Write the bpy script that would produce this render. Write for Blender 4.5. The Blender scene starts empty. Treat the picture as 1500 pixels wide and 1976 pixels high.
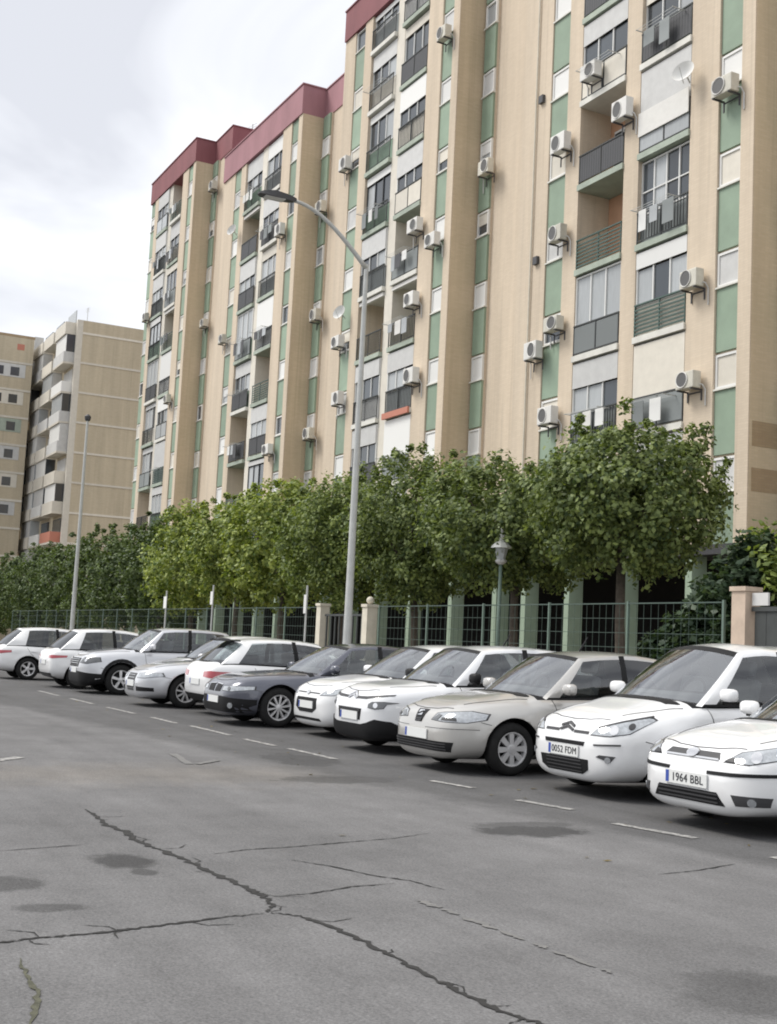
import bpy, bmesh, math, random
import numpy as np
from mathutils import Vector, Matrix
from mathutils.bvhtree import BVHTree
from mathutils.geometry import delaunay_2d_cdt

R = math.radians
rng = random.Random(11)
scene = bpy.context.scene
col = scene.collection

# ------------------------------------------------------------------ camera
FPX, IMH = 2420.0, 1976.0
yaw, roll, pitch = R(26.9), R(2.8), math.atan(258 / 2420)
F0 = Vector((-math.cos(yaw), math.sin(yaw), 0)); R0 = Vector((math.sin(yaw), math.cos(yaw), 0)); U0 = Vector((0, 0, 1))
FW = F0 * math.cos(pitch) + U0 * math.sin(pitch)
UP = U0 * math.cos(pitch) - F0 * math.sin(pitch)
RT = R0 * math.cos(roll) + UP * math.sin(roll)
UP = UP * math.cos(roll) - R0 * math.sin(roll)
camd = bpy.data.cameras.new('camera')
camd.sensor_fit = 'VERTICAL'; camd.sensor_height = 36.0; camd.sensor_width = 36.0
camd.lens = FPX / IMH * 36.0
camd.clip_start = 0.1; camd.clip_end = 3000
cam = bpy.data.objects.new('camera', camd); col.objects.link(cam)
m = Matrix.Identity(4)
for i in range(3):
    m[i][0] = RT[i]; m[i][1] = UP[i]; m[i][2] = -FW[i]
m[2][3] = 1.42
cam.matrix_world = m
scene.camera = cam

# ------------------------------------------------------------------ sky, sun, exposure
SUN_TO = Vector((-0.40, -0.52, 0.84)).normalized()
world = bpy.data.worlds.new('World'); scene.world = world; world.use_nodes = True
wt = world.node_tree; wn = wt.nodes; wl = wt.links
bg = wn['Background']
sky = wn.new('ShaderNodeTexSky'); sky.sky_type = 'NISHITA'; sky.sun_disc = False
sky.sun_elevation = math.asin(SUN_TO.z); sky.sun_rotation = math.atan2(SUN_TO.x, SUN_TO.y)
tc = wn.new('ShaderNodeTexCoord')
mp = wn.new('ShaderNodeMapping'); mp.inputs['Scale'].default_value = (1.0, 1.0, 2.1); mp.inputs['Location'].default_value = (3.2, 1.3, 0.7)
wl.new(tc.outputs['Generated'], mp.inputs['Vector'])
n1 = wn.new('ShaderNodeTexNoise'); n1.inputs['Scale'].default_value = 2.6; n1.inputs['Detail'].default_value = 5.0; n1.inputs['Roughness'].default_value = 0.48; n1.inputs['Distortion'].default_value = 0.5
wl.new(mp.outputs['Vector'], n1.inputs['Vector'])
cr = wn.new('ShaderNodeValToRGB')
cr.color_ramp.elements[0].position = 0.36; cr.color_ramp.elements[0].color = (0.54, 0.55, 0.585, 1)
cr.color_ramp.elements[1].position = 0.60; cr.color_ramp.elements[1].color = (0.89, 0.90, 0.915, 1)
wl.new(n1.outputs['Fac'], cr.inputs['Fac'])
gain = wn.new('ShaderNodeVectorMath'); gain.operation = 'SCALE'; gain.inputs['Scale'].default_value = 8.6
wl.new(cr.outputs['Color'], gain.inputs[0])
mixs = wn.new('ShaderNodeMixRGB'); mixs.inputs['Fac'].default_value = 0.93
wl.new(sky.outputs['Color'], mixs.inputs['Color1']); wl.new(gain.outputs['Vector'], mixs.inputs['Color2'])
wl.new(mixs.outputs['Color'], bg.inputs['Color']); bg.inputs['Strength'].default_value = 0.085
sund = bpy.data.lights.new('sun', 'SUN'); sund.energy = 1.5; sund.angle = R(24); sund.color = (1.0, 0.96, 0.9)
sun = bpy.data.objects.new('sun', sund); col.objects.link(sun)
sun.rotation_euler = (-SUN_TO).to_track_quat('-Z', 'Y').to_euler(); sun.location = (0, -20, 60)
vs = scene.view_settings
vs.view_transform = 'Standard'; vs.look = 'None'; vs.gamma = 1.0; vs.use_curve_mapping = False
vs.exposure = 1.05
scene.cycles.max_bounces = 6; scene.cycles.transparent_max_bounces = 16
scene.cycles.filter_width = 1.9

# ------------------------------------------------------------------ materials
def newmat(name):
    mt = bpy.data.materials.new(name); mt.use_nodes = True
    nt = mt.node_tree
    return mt, nt, nt.nodes['Principled BSDF']
def setin(b, k, v):
    if k in b.inputs: b.inputs[k].default_value = v
def pm(name, c, rough=0.75, metal=0.0, var=0.0, scale=3.0, objvar=0.0, bump=0.0, bscale=60.0, coat=0.0, stretch=(1, 1, 1), spec=0.5):
    mt, nt, b = newmat(name)
    n = nt.nodes; l = nt.links
    setin(b, 'Roughness', rough); setin(b, 'Metallic', metal); setin(b, 'Coat Weight', coat); setin(b, 'Coat Roughness', 0.04)
    setin(b, 'Specular IOR Level', spec)
    b.inputs['Base Color'].default_value = (*c, 1)
    geo = n.new('ShaderNodeNewGeometry')
    last = None
    if var > 0:
        mp = n.new('ShaderNodeMapping'); mp.inputs['Scale'].default_value = stretch
        l.new(geo.outputs['Position'], mp.inputs['Vector'])
        nz = n.new('ShaderNodeTexNoise'); nz.inputs['Scale'].default_value = scale; nz.inputs['Detail'].default_value = 6.0; nz.inputs['Roughness'].default_value = 0.62
        l.new(mp.outputs['Vector'], nz.inputs['Vector'])
        rp = n.new('ShaderNodeMapRange'); rp.inputs['From Min'].default_value = 0.25; rp.inputs['From Max'].default_value = 0.75
        rp.inputs['To Min'].default_value = 1 - var; rp.inputs['To Max'].default_value = 1 + var
        l.new(nz.outputs['Fac'], rp.inputs['Value']); last = rp.outputs['Result']
    if objvar > 0:
        oi = n.new('ShaderNodeObjectInfo')
        r2 = n.new('ShaderNodeMapRange'); r2.inputs['To Min'].default_value = 1 - objvar; r2.inputs['To Max'].default_value = 1 + objvar * 0.6
        l.new(oi.outputs['Random'], r2.inputs['Value'])
        if last is None: last = r2.outputs['Result']
        else:
            mu = n.new('ShaderNodeMath'); mu.operation = 'MULTIPLY'
            l.new(last, mu.inputs[0]); l.new(r2.outputs['Result'], mu.inputs[1]); last = mu.outputs[0]
    if last is not None:
        sc = n.new('ShaderNodeVectorMath'); sc.operation = 'SCALE'; sc.inputs[0].default_value = c
        l.new(last, sc.inputs['Scale']); l.new(sc.outputs['Vector'], b.inputs['Base Color'])
    if bump > 0:
        nb = n.new('ShaderNodeTexNoise'); nb.inputs['Scale'].default_value = bscale; nb.inputs['Detail'].default_value = 4.0
        l.new(geo.outputs['Position'], nb.inputs['Vector'])
        bp = n.new('ShaderNodeBump'); bp.inputs['Strength'].default_value = bump; bp.inputs['Distance'].default_value = 0.02
        l.new(nb.outputs['Fac'], bp.inputs['Height']); l.new(bp.outputs['Normal'], b.inputs['Normal'])
    return mt

def brickmat(name, c1, c2, mortar):
    mt, nt, b = newmat(name); n = nt.nodes; l = nt.links
    setin(b, 'Roughness', 0.9); setin(b, 'Specular IOR Level', 0.25)
    geo = n.new('ShaderNodeNewGeometry'); sp = n.new('ShaderNodeSeparateXYZ'); l.new(geo.outputs['Position'], sp.inputs[0])
    ad = n.new('ShaderNodeMath'); l.new(sp.outputs['X'], ad.inputs[0]); l.new(sp.outputs['Y'], ad.inputs[1])
    cb = n.new('ShaderNodeCombineXYZ'); l.new(ad.outputs[0], cb.inputs['X']); l.new(sp.outputs['Z'], cb.inputs['Y'])
    br = n.new('ShaderNodeTexBrick'); br.inputs['Scale'].default_value = 1.0; br.inputs['Brick Width'].default_value = 0.26; br.inputs['Row Height'].default_value = 0.075
    br.inputs['Mortar Size'].default_value = 0.008; br.inputs['Mortar Smooth'].default_value = 0.3
    br.inputs['Color1'].default_value = (*c1, 1); br.inputs['Color2'].default_value = (*c2, 1); br.inputs['Mortar'].default_value = (*mortar, 1)
    l.new(cb.outputs[0], br.inputs['Vector'])
    # weather streaks: long in z
    mp = n.new('ShaderNodeMapping'); mp.inputs['Scale'].default_value = (1.3, 1.3, 0.10); l.new(geo.outputs['Position'], mp.inputs['Vector'])
    nz = n.new('ShaderNodeTexNoise'); nz.inputs['Scale'].default_value = 1.0; nz.inputs['Detail'].default_value = 7; nz.inputs['Roughness'].default_value = 0.6
    l.new(mp.outputs[0], nz.inputs['Vector'])
    rp = n.new('ShaderNodeMapRange'); rp.inputs['From Min'].default_value = 0.3; rp.inputs['From Max'].default_value = 0.7; rp.inputs['To Min'].default_value = 0.87; rp.inputs['To Max'].default_value = 1.09
    l.new(nz.outputs['Fac'], rp.inputs['Value'])
    sc = n.new('ShaderNodeVectorMath'); sc.operation = 'SCALE'; l.new(br.outputs['Color'], sc.inputs[0]); l.new(rp.outputs[0], sc.inputs['Scale'])
    m2 = n.new('ShaderNodeMapping'); m2.inputs['Scale'].default_value = (5.5, 5.5, .09); l.new(geo.outputs['Position'], m2.inputs['Vector'])
    z2 = n.new('ShaderNodeTexNoise'); z2.inputs['Scale'].default_value = 1.0; z2.inputs['Detail'].default_value = 5; l.new(m2.outputs[0], z2.inputs['Vector'])
    r2 = n.new('ShaderNodeMapRange'); r2.inputs['From Min'].default_value = .56; r2.inputs['From Max'].default_value = .74; r2.inputs['To Min'].default_value = 1.0; r2.inputs['To Max'].default_value = .88
    l.new(z2.outputs['Fac'], r2.inputs['Value'])
    s2 = n.new('ShaderNodeVectorMath'); s2.operation = 'SCALE'; l.new(sc.outputs[0], s2.inputs[0]); l.new(r2.outputs[0], s2.inputs['Scale'])
    l.new(s2.outputs[0], b.inputs['Base Color'])
    return mt

def glassmat(name, tint, refl_rough=0.03, base=0.17):
    mt = bpy.data.materials.new(name); mt.use_nodes = True
    nt = mt.node_tree; n = nt.nodes; l = nt.links; n.clear()
    out = n.new('ShaderNodeOutputMaterial'); tr = n.new('ShaderNodeBsdfTransparent'); tr.inputs['Color'].default_value = (*tint, 1)
    gl = n.new('ShaderNodeBsdfGlossy'); gl.inputs['Roughness'].default_value = refl_rough; gl.inputs['Color'].default_value = (0.95, 0.97, 1, 1)
    fr = n.new('ShaderNodeFresnel'); fr.inputs['IOR'].default_value = 1.52
    ad = n.new('ShaderNodeMath'); ad.operation = 'ADD'; ad.use_clamp = True; ad.inputs[1].default_value = base; l.new(fr.outputs[0], ad.inputs[0])
    mx = n.new('ShaderNodeMixShader'); l.new(ad.outputs[0], mx.inputs['Fac']); l.new(tr.outputs[0], mx.inputs[1]); l.new(gl.outputs[0], mx.inputs[2])
    l.new(mx.outputs[0], out.inputs['Surface'])
    return mt

def leafmat(name, c, c2):
    mt, nt, b = newmat(name); n = nt.nodes; l = nt.links
    geo = n.new('ShaderNodeNewGeometry')
    mx = n.new('ShaderNodeMixRGB'); mx.inputs['Color1'].default_value = (*c, 1); mx.inputs['Color2'].default_value = (*c2, 1)
    l.new(geo.outputs['Random Per Island'], mx.inputs['Fac']); l.new(mx.outputs[0], b.inputs['Base Color'])
    setin(b, 'Roughness', 0.5); setin(b, 'Specular IOR Level', 0.28)
    tl = n.new('ShaderNodeBsdfTranslucent')
    sc = n.new('ShaderNodeVectorMath'); sc.operation = 'MULTIPLY'; sc.inputs[1].default_value = (1.2, 1.25, 0.5); l.new(mx.outputs[0], sc.inputs[0]); l.new(sc.outputs[0], tl.inputs['Color'])
    ms = n.new('ShaderNodeMixShader'); ms.inputs['Fac'].default_value = 0.28
    l.new(b.outputs[0], ms.inputs[1]); l.new(tl.outputs[0], ms.inputs[2]); l.new(ms.outputs[0], n['Material Output'].inputs['Surface'])
    return mt

STAINS = [(-7.88, 2.25, .30, .22, .7), (-7.5, 2.28, .14, .1, .6), (-14.1, 6.15, .9, .55, .65), (-12.1, 5.85, .42, .85, .55), (-8.6, 5.8, .34, .55, .75),
          (-8.9, 5.95, .2, .6, .5), (-6.65, 1.52, .12, .2, .5), (-7.33, 1.4, .25, .25, .55), (-4.25, 4.1, .4, .5, .35), (-15.3, 6.3, .7, .4, .45)]
def asphalt():
    mt, nt, b = newmat('asphalt'); n = nt.nodes; l = nt.links
    setin(b, 'Roughness', 0.88); setin(b, 'Specular IOR Level', 0.3)
    geo = n.new('ShaderNodeNewGeometry'); P = geo.outputs['Position']
    def noise(s, d=4, r=0.55):
        q = n.new('ShaderNodeTexNoise'); q.inputs['Scale'].default_value = s; q.inputs['Detail'].default_value = d; q.inputs['Roughness'].default_value = r
        l.new(P, q.inputs['Vector']); return q.outputs['Fac']
    def rmap(v, a, bb, c, d):
        q = n.new('ShaderNodeMapRange'); q.inputs['From Min'].default_value = a; q.inputs['From Max'].default_value = bb; q.inputs['To Min'].default_value = c; q.inputs['To Max'].default_value = d
        l.new(v, q.inputs['Value']); return q.outputs['Result']
    def op(o, a, c):
        q = n.new('ShaderNodeMath'); q.operation = o
        for i, s in enumerate((a, c)):
            if isinstance(s, (int, float)): q.inputs[i].default_value = s
            else: l.new(s, q.inputs[i])
        return q.outputs[0]
    fine = rmap(noise(62, 3, .8), .3, .7, .62, 1.38)
    finer = rmap(noise(22, 5, .75), .3, .7, .86, 1.14)
    mid = rmap(noise(1.5, 8, .7), .3, .7, .80, 1.14)
    big = rmap(noise(.30, 4), .3, .7, .86, 1.12)
    val = op('MULTIPLY', op('MULTIPLY', fine, finer), op('MULTIPLY', mid, big))
    mpx = n.new('ShaderNodeMapping'); mpx.inputs['Scale'].default_value = (.12, 1.9, 1); l.new(P, mpx.inputs['Vector'])
    stx = n.new('ShaderNodeTexNoise'); stx.inputs['Scale'].default_value = 1.0; stx.inputs['Detail'].default_value = 6; stx.inputs['Roughness'].default_value = .6; l.new(mpx.outputs[0], stx.inputs['Vector'])
    val = op('MULTIPLY', val, rmap(stx.outputs['Fac'], .3, .7, .87, 1.10))
    stn = n.new('ShaderNodeTexVoronoi'); stn.inputs['Scale'].default_value = 55; l.new(P, stn.inputs['Vector'])
    val = op('MULTIPLY', val, rmap(stn.outputs['Distance'], .0, .32, 1.22, .97))
    warp = rmap(noise(2.6, 9, .72), 0.15, .85, -.62, .62)
    sp = n.new('ShaderNodeSeparateXYZ'); l.new(P, sp.inputs[0])
    dark = None
    for (cx, cy, rx, ry, k) in STAINS:
        dx = op('DIVIDE', op('SUBTRACT', sp.outputs['X'], cx), rx); dy = op('DIVIDE', op('SUBTRACT', sp.outputs['Y'], cy), ry)
        d = op('SQRT', op('ADD', op('MULTIPLY', dx, dx), op('MULTIPLY', dy, dy)), 0)
        mk = op('MULTIPLY', rmap(op('ADD', d, warp), 0.70, 1.0, 1, 0), min(1.0, k * 1.35))
        dark = mk if dark is None else op('MAXIMUM', dark, mk)
    # the parking strip: darker asphalt, with the cars' shade painted in; ragged edge along the bays
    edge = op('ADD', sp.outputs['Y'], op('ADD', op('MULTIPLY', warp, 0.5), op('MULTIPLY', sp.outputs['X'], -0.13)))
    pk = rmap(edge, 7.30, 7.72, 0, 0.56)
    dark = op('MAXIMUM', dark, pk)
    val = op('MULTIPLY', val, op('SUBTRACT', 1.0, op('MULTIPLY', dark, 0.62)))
    # a paler, sandier lane in front of the bays
    sand = op('MULTIPLY', rmap(op('ABSOLUTE', op('ADD', op('ADD', sp.outputs['X'], 12.7), op('MULTIPLY', warp, 1.4)), 0), 0.2, 1.3, 1, 0), rmap(sp.outputs['Y'], 6.2, 5.2, 0, 1))
    mx = n.new('ShaderNodeMixRGB'); mx.inputs['Color1'].default_value = (0.150, 0.148, 0.149, 1); mx.inputs['Color2'].default_value = (0.185, 0.173, 0.16, 1); l.new(op('MULTIPLY', sand, .8), mx.inputs['Fac'])
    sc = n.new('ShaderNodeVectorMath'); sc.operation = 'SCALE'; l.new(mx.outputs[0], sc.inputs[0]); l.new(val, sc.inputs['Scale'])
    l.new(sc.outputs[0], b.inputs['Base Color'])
    bp = n.new('ShaderNodeBump'); bp.inputs['Strength'].default_value = 0.35; bp.inputs['Distance'].default_value = 0.006
    l.new(noise(140, 2), bp.inputs['Height']); l.new(bp.outputs[0], b.inputs['Normal'])
    return mt

def wornpaint(name, cover, c2=(.55, .54, .50)):
    mt, nt, b = newmat(name); n = nt.nodes; l = nt.links
    setin(b, 'Roughness', 0.8)
    geo = n.new('ShaderNodeNewGeometry')
    nz = n.new('ShaderNodeTexNoise'); nz.inputs['Scale'].default_value = 14; nz.inputs['Detail'].default_value = 6; nz.inputs['Roughness'].default_value = .7
    l.new(geo.outputs['Position'], nz.inputs['Vector'])
    rp = n.new('ShaderNodeMapRange'); rp.inputs['From Min'].default_value = 1 - cover - .12; rp.inputs['From Max'].default_value = 1 - cover + .12; l.new(nz.outputs['Fac'], rp.inputs['Value'])
    mx = n.new('ShaderNodeMixRGB'); mx.inputs['Color1'].default_value = (.135, .133, .131, 1); mx.inputs['Color2'].default_value = (*c2, 1)
    l.new(rp.outputs[0], mx.inputs['Fac']); l.new(mx.outputs[0], b.inputs['Base Color'])
    return mt

M = {}
M['asphalt'] = asphalt()
M['paint_worn'] = wornpaint('worn_road_paint', .475, (.46, .45, .425))
M['paint_faint'] = wornpaint('faint_road_paint', .47, (.185, .18, .172))
M['crack'] = pm('crack_fill', (.022, .021, .020), .95, var=.4, scale=20)
M['moss'] = pm('crack_moss', (.075, .075, .05), .95, var=.5, scale=20)
M['soil'] = pm('dry_ground', (.22, .19, .15), .95, var=.25, scale=.8)
M['paving'] = pm('paving', (.30, .285, .26), .85, var=.15, scale=2)
M['kerb'] = pm('kerb_concrete', (.36, .35, .33), .85, var=.2, scale=3)
M['brick'] = brickmat('cream_brick', (.635, .54, .425), (.60, .507, .395), (.575, .49, .39))
M['brick_flank_shade'] = brickmat('flank_shade_brick', (.59, .485, .345), (.55, .45, .315), (.54, .45, .33))  # cream brick made darker and browner: the flank's shade put into its colour
M['brick2'] = brickmat('tan_brick', (.535, .465, .345), (.50, .43, .315), (.49, .43, .33))
M['brick3'] = brickmat('brown_brick', (.40, .30, .19), (.36, .265, .165), (.34, .26, .18))
M['red_faded'] = pm('faded_red_parapet', (.345, .180, .200), .85, var=.16, scale=.8, stretch=(1, 1, .3))
M['red'] = pm('red_parapet', (.225, .083, .092), .8, var=.18, scale=.8, stretch=(1, 1, .3))
M['green'] = pm('green_panel', (.262, .345, .258), .65, var=.12, scale=1.2, objvar=.16)
M['greencol'] = pm('green_column', (.34, .43, .33), .7, var=.12, scale=1.5)
M['slab'] = pm('balcony_slab', (.36, .41, .345), .8, var=.18, scale=2, objvar=.1)
M['slab2'] = pm('balcony_slab_white', (.66, .65, .60), .8, var=.14, scale=2)
M['white'] = pm('white_plastic', (.74, .74, .72), .5, objvar=.12)
M['cream_white'] = pm('cream_white', (.66, .62, .54), .6, var=.08, objvar=.12)
M['grey_white'] = pm('grey_white', (.56, .56, .55), .6, var=.1, objvar=.1)
M['frame_dark'] = pm('frame_dark', (.06, .06, .065), .5)
M['iron'] = pm('iron', (.045, .05, .05), .6, var=.2)
M['iron_green'] = pm('iron_green', (.055, .10, .085), .55, var=.2)
M['steel'] = pm('galvanised', (.47, .48, .465), .55, metal=.05, var=.12, scale=4)
M['salmon'] = pm('salmon_render', (.52, .31, .20), .85, var=.12, scale=2)
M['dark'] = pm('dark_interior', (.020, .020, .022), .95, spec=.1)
M['panel_grey'] = pm('panel_grey', (.22, .24, .24), .55, objvar=.3)
M['panel_green'] = pm('panel_green', (.25, .36, .27), .6, objvar=.2)
M['panel_red'] = pm('panel_red', (.50, .20, .14), .7)
M['blue_cloth'] = pm('blue_cloth', (.12, .16, .26), .9)
M['cloth'] = pm('awning_cloth', (.70, .69, .66), .9, var=.06, scale=6)
M['window'] = pm('window_glass', (.05, .06, .07), .12, spec=.8, objvar=.4)
M['curtain'] = pm('curtained_glass', (.40, .42, .43), .25, var=.12, scale=5, stretch=(6, 6, .4), objvar=.15)
M['bark'] = pm('bark', (.085, .07, .055), .95, var=.35, scale=9, bump=.5, bscale=30)
M['leaf_dark'] = leafmat('leaf_dark', (.036, .064, .025), (.150, .200, .072))
M['leaf_olive'] = leafmat('leaf_olive', (.046, .076, .030), (.250, .305, .105))
M['leaf_mid'] = leafmat('leaf_mid', (.054, .090, .030), (.285, .345, .105))
M['leaf_light'] = leafmat('leaf_light', (.076, .124, .032), (.375, .430, .115))
M['hedge'] = leafmat('leaf_hedge', (.030, .055, .032), (.075, .110, .060))
M['leaf_litter'] = leafmat('leaf_litter', (.10, .075, .035), (.20, .16, .07))
M['pillar'] = pm('pillar_render', (.52, .415, .33), .85, var=.15, scale=4)
M['pillar_cream'] = pm('pillar_cream', (.60, .56, .47), .85, var=.12, scale=4)
M['fence'] = pm('fence_green', (.055, .085, .07), .55, var=.15)
M['fence_post'] = pm('fence_post', (.12, .17, .14), .55, var=.15)
M['aircon'] = pm('aircon_case', (.70, .69, .66), .5, var=.06, scale=6, objvar=.12)
M['aircon_old'] = pm('aircon_case_yellowed', (.56, .54, .47), .6, var=.14, scale=5, objvar=.15)
M['fan'] = pm('fan_grille', (.10, .10, .10), .6)
# cars
def paint(name, c, metal=0.0, rough=.32): return pm(name, c, rough, metal=metal, coat=1.0, var=.015, scale=2)
M['p_white'] = paint('paint_white', (.76, .765, .77))
M['p_white2'] = paint('paint_white_cool', (.72, .73, .745))
M['p_beige'] = paint('paint_champagne', (.475, .465, .445), .4, .34)
M['p_silver'] = paint('paint_silver', (.56, .57, .595), .4, .32)
M['p_dark'] = paint('paint_dark_grey', (.085, .09, .115), .5, .3)
M['glass'] = glassmat('car_glass', (.74, .79, .78), base=.05)
M['glass_screen'] = glassmat('car_glass_screen', (.74, .79, .78), base=.19)
M['glass_dark'] = glassmat('car_glass_dark', (.30, .32, .32), base=.03)
M['black'] = pm('black_plastic', (.012, .012, .013), .55, var=.1, spec=.2)
M['trim'] = pm('grey_plastic', (.055, .055, .058), .5, spec=.3)
M['dash'] = pm('dashboard', (.16, .16, .165), .8, spec=.2)
M['rubber'] = pm('tyre_rubber', (.018, .018, .018), .85, var=.25, scale=12, spec=.2)
M['alloy'] = pm('alloy', (.68, .68, .69), .35, metal=.5)
M['chrome'] = pm('chrome', (.70, .70, .71), .15, metal=1.0)
M['lens'] = pm('headlamp_lens', (.42, .44, .46), .10, coat=1.0, var=.28, scale=22, metal=.45)
M['lens_dark'] = pm('headlamp_dark', (.10, .105, .11), .15, coat=1.0)
M['amber'] = pm('amber_lens', (.60, .30, .10), .25, coat=1.0)
M['red_lens'] = pm('red_lens', (.38, .035, .05), .2, coat=1.0)
M['seat'] = pm('seat_cloth', (.15, .15, .155), .95, var=.2, scale=8)
M['seat_light'] = pm('seat_cloth_grey', (.13, .13, .135), .95, var=.2, scale=8)
M['plate'] = pm('plate_white', (.70, .71, .70), .45)
M['blue'] = pm('plate_blue', (.04, .08, .35), .45)
M['ink'] = pm('plate_ink', (.03, .03, .035), .5)
M['seam'] = pm('panel_gap', (.07, .07, .07), .8)

# ------------------------------------------------------------------ mesh helpers
WL = {}
def wl_(o): return WL.get(o.name, Vector((0, 0, 0))) if o is not None else Vector((0, 0, 0))
def link(o, parent=None, world=(0, 0, 0)):
    col.objects.link(o); w = Vector(world); WL[o.name] = w
    if parent is not None:
        o.parent = parent; o.location = w - wl_(parent)
    else: o.location = w
    return o
def tag(o, label, cat, group=None):
    o['label'] = label; o['category'] = cat
    if group: o['group'] = group
    return o
def struct(o): o['kind'] = 'structure'; return o
def empty(name, loc, label=None, cat=None, group=None):
    o = bpy.data.objects.new(name, None); o.empty_display_size = .3
    link(o, None, loc)
    if label: tag(o, label, cat, group)
    return o
def inst(name, mesh, parent, world):
    o = bpy.data.objects.new(name, mesh); return link(o, parent, world)

class MB:
    def __init__(s): s.v = []; s.f = []; s.mi = []
    def add(s, vs_, fs, mi=0):
        o = len(s.v); s.v += [tuple(p) for p in vs_]
        for f in fs: s.f.append(tuple(i + o for i in f)); s.mi.append(mi)
        return s
    def box(s, x0, x1, y0, y1, z0, z1, mi=0):
        return s.add([(x0, y0, z0), (x1, y0, z0), (x1, y1, z0), (x0, y1, z0), (x0, y0, z1), (x1, y0, z1), (x1, y1, z1), (x0, y1, z1)],
                     [(0, 3, 2, 1), (4, 5, 6, 7), (0, 1, 5, 4), (1, 2, 6, 5), (2, 3, 7, 6), (3, 0, 4, 7)], mi)
    def tube(s, pts, rad, n=8, mi=0, cap=True):
        pts = [Vector(p) for p in pts]
        if isinstance(rad, (int, float)): rad = [rad] * len(pts)
        rings = []; ref = None
        for i, p in enumerate(pts):
            d = (pts[min(i + 1, len(pts) - 1)] - pts[max(i - 1, 0)]).normalized()
            if ref is None: ref = Vector((1, 0, 0)) if abs(d.x) < .8 else Vector((0, 1, 0))
            a = (ref - d * ref.dot(d)).normalized(); b = d.cross(a); ref = a
            rings.append([p + a * math.cos(2 * math.pi * k / n) * rad[i] + b * math.sin(2 * math.pi * k / n) * rad[i] for k in range(n)])
        vv = [q for r in rings for q in r]; ff = []
        for i in range(len(pts) - 1):
            for k in range(n): ff.append((i * n + k, i * n + (k + 1) % n, (i + 1) * n + (k + 1) % n, (i + 1) * n + k))
        if cap: ff.append(tuple(range(n - 1, -1, -1))); ff.append(tuple((len(pts) - 1) * n + k for k in range(n)))
        return s.add(vv, ff, mi)
    def lathe(s, prof, n=24, axis='X', c=(0, 0, 0), mi=0, close=False):
        vv = []; ff = []
        for (a, r) in prof:
            for k in range(n):
                t = 2 * math.pi * k / n; u, w = r * math.cos(t), r * math.sin(t)
                p = (a, u, w) if axis == 'X' else ((u, a, w) if axis == 'Y' else (u, w, a))
                vv.append((p[0] + c[0], p[1] + c[1], p[2] + c[2]))
        m_ = len(prof)
        for i in range(m_ if close else m_ - 1):
            j = (i + 1) % m_
            for k in range(n): ff.append((i * n + k, i * n + (k + 1) % n, j * n + (k + 1) % n, j * n + k))
        return s.add(vv, ff, mi)
    def grid(s, pts, mi=0, wrap=False):
        nr, nc = len(pts), len(pts[0]); vv = [p for r in pts for p in r]; ff = []
        for i in range(nr - 1):
            for j in range(nc if wrap else nc - 1): ff.append((i * nc + j, i * nc + (j + 1) % nc, (i + 1) * nc + (j + 1) % nc, (i + 1) * nc + j))
        return s.add(vv, ff, mi)
    def mesh(s, name, mats, smooth=False, origin=(0, 0, 0), weld=False, angle=None):
        me = bpy.data.meshes.new(name)
        o = Vector(origin); me.from_pydata([Vector(p) - o for p in s.v], [], s.f)
        if not isinstance(mats, (list, tuple)): mats = [mats]
        for mt in mats: me.materials.append(mt)
        if len(mats) > 1: me.polygons.foreach_set('material_index', s.mi)
        bm = bmesh.new(); bm.from_mesh(me)
        if weld: bmesh.ops.remove_doubles(bm, verts=bm.verts, dist=1e-4)
        bmesh.ops.recalc_face_normals(bm, faces=bm.faces); bm.to_mesh(me); bm.free()
        if smooth:
            me.polygons.foreach_set('use_smooth', [True] * len(me.polygons))
            if angle: me.set_sharp_from_angle(angle=R(angle))
        me.update(); return me
    def build(s, name, mats, parent=None, world=None, **k):
        w = Vector(world) if world is not None else wl_(parent)
        o = bpy.data.objects.new(name, s.mesh(name, mats, origin=w, **k))
        return link(o, parent, w)
    def part(s, name, mats, parent, **k):     # vertices already local to the parent
        o = bpy.data.objects.new(name, s.mesh(name, mats, **k)); col.objects.link(o); o.parent = parent; return o
def bevel_mesh(me, w, seg=2):
    bm = bmesh.new(); bm.from_mesh(me)
    bmesh.ops.bevel(bm, geom=list(bm.edges), offset=w, segments=seg, profile=.6, affect='EDGES'); bm.to_mesh(me); bm.free(); return me
_cache = {}
def cached(key, fn):
    if key not in _cache: _cache[key] = fn()
    return _cache[key]
def boxmesh(name, dx, dy, dz, mat):      # centred in x, front at y=0 (towards -y), base at z=0
    return cached((name, round(dx, 3), round(dy, 3), round(dz, 3), mat), lambda: MB().box(-dx / 2, dx / 2, 0, dy, 0, dz).mesh(name, M[mat]))

# ------------------------------------------------------------------ ground, road, pavement
struct(MB().add([(-900, -600, -.02), (600, -600, -.02), (600, 900, -.02), (-900, 900, -.02)], [(0, 1, 2, 3)]).build('ground', M['soil']))
road = struct(MB().add([(-400, -60, 0), (120, -60, 0), (120, 12.2, 0), (-400, 12.2, 0)], [(0, 1, 2, 3)]).build('road', M['asphalt']))
struct(MB().box(-400, 120, 12.2, 12.38, -.01, .13).build('kerb', M['kerb']))
struct(MB().box(-400, 120, 12.38, 15.3, -.01, .125).build('pavement', M['paving']))
struct(MB().box(-400, 120, 15.3, 70, -.01, .12).build('courtyard', M['soil']))

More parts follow.
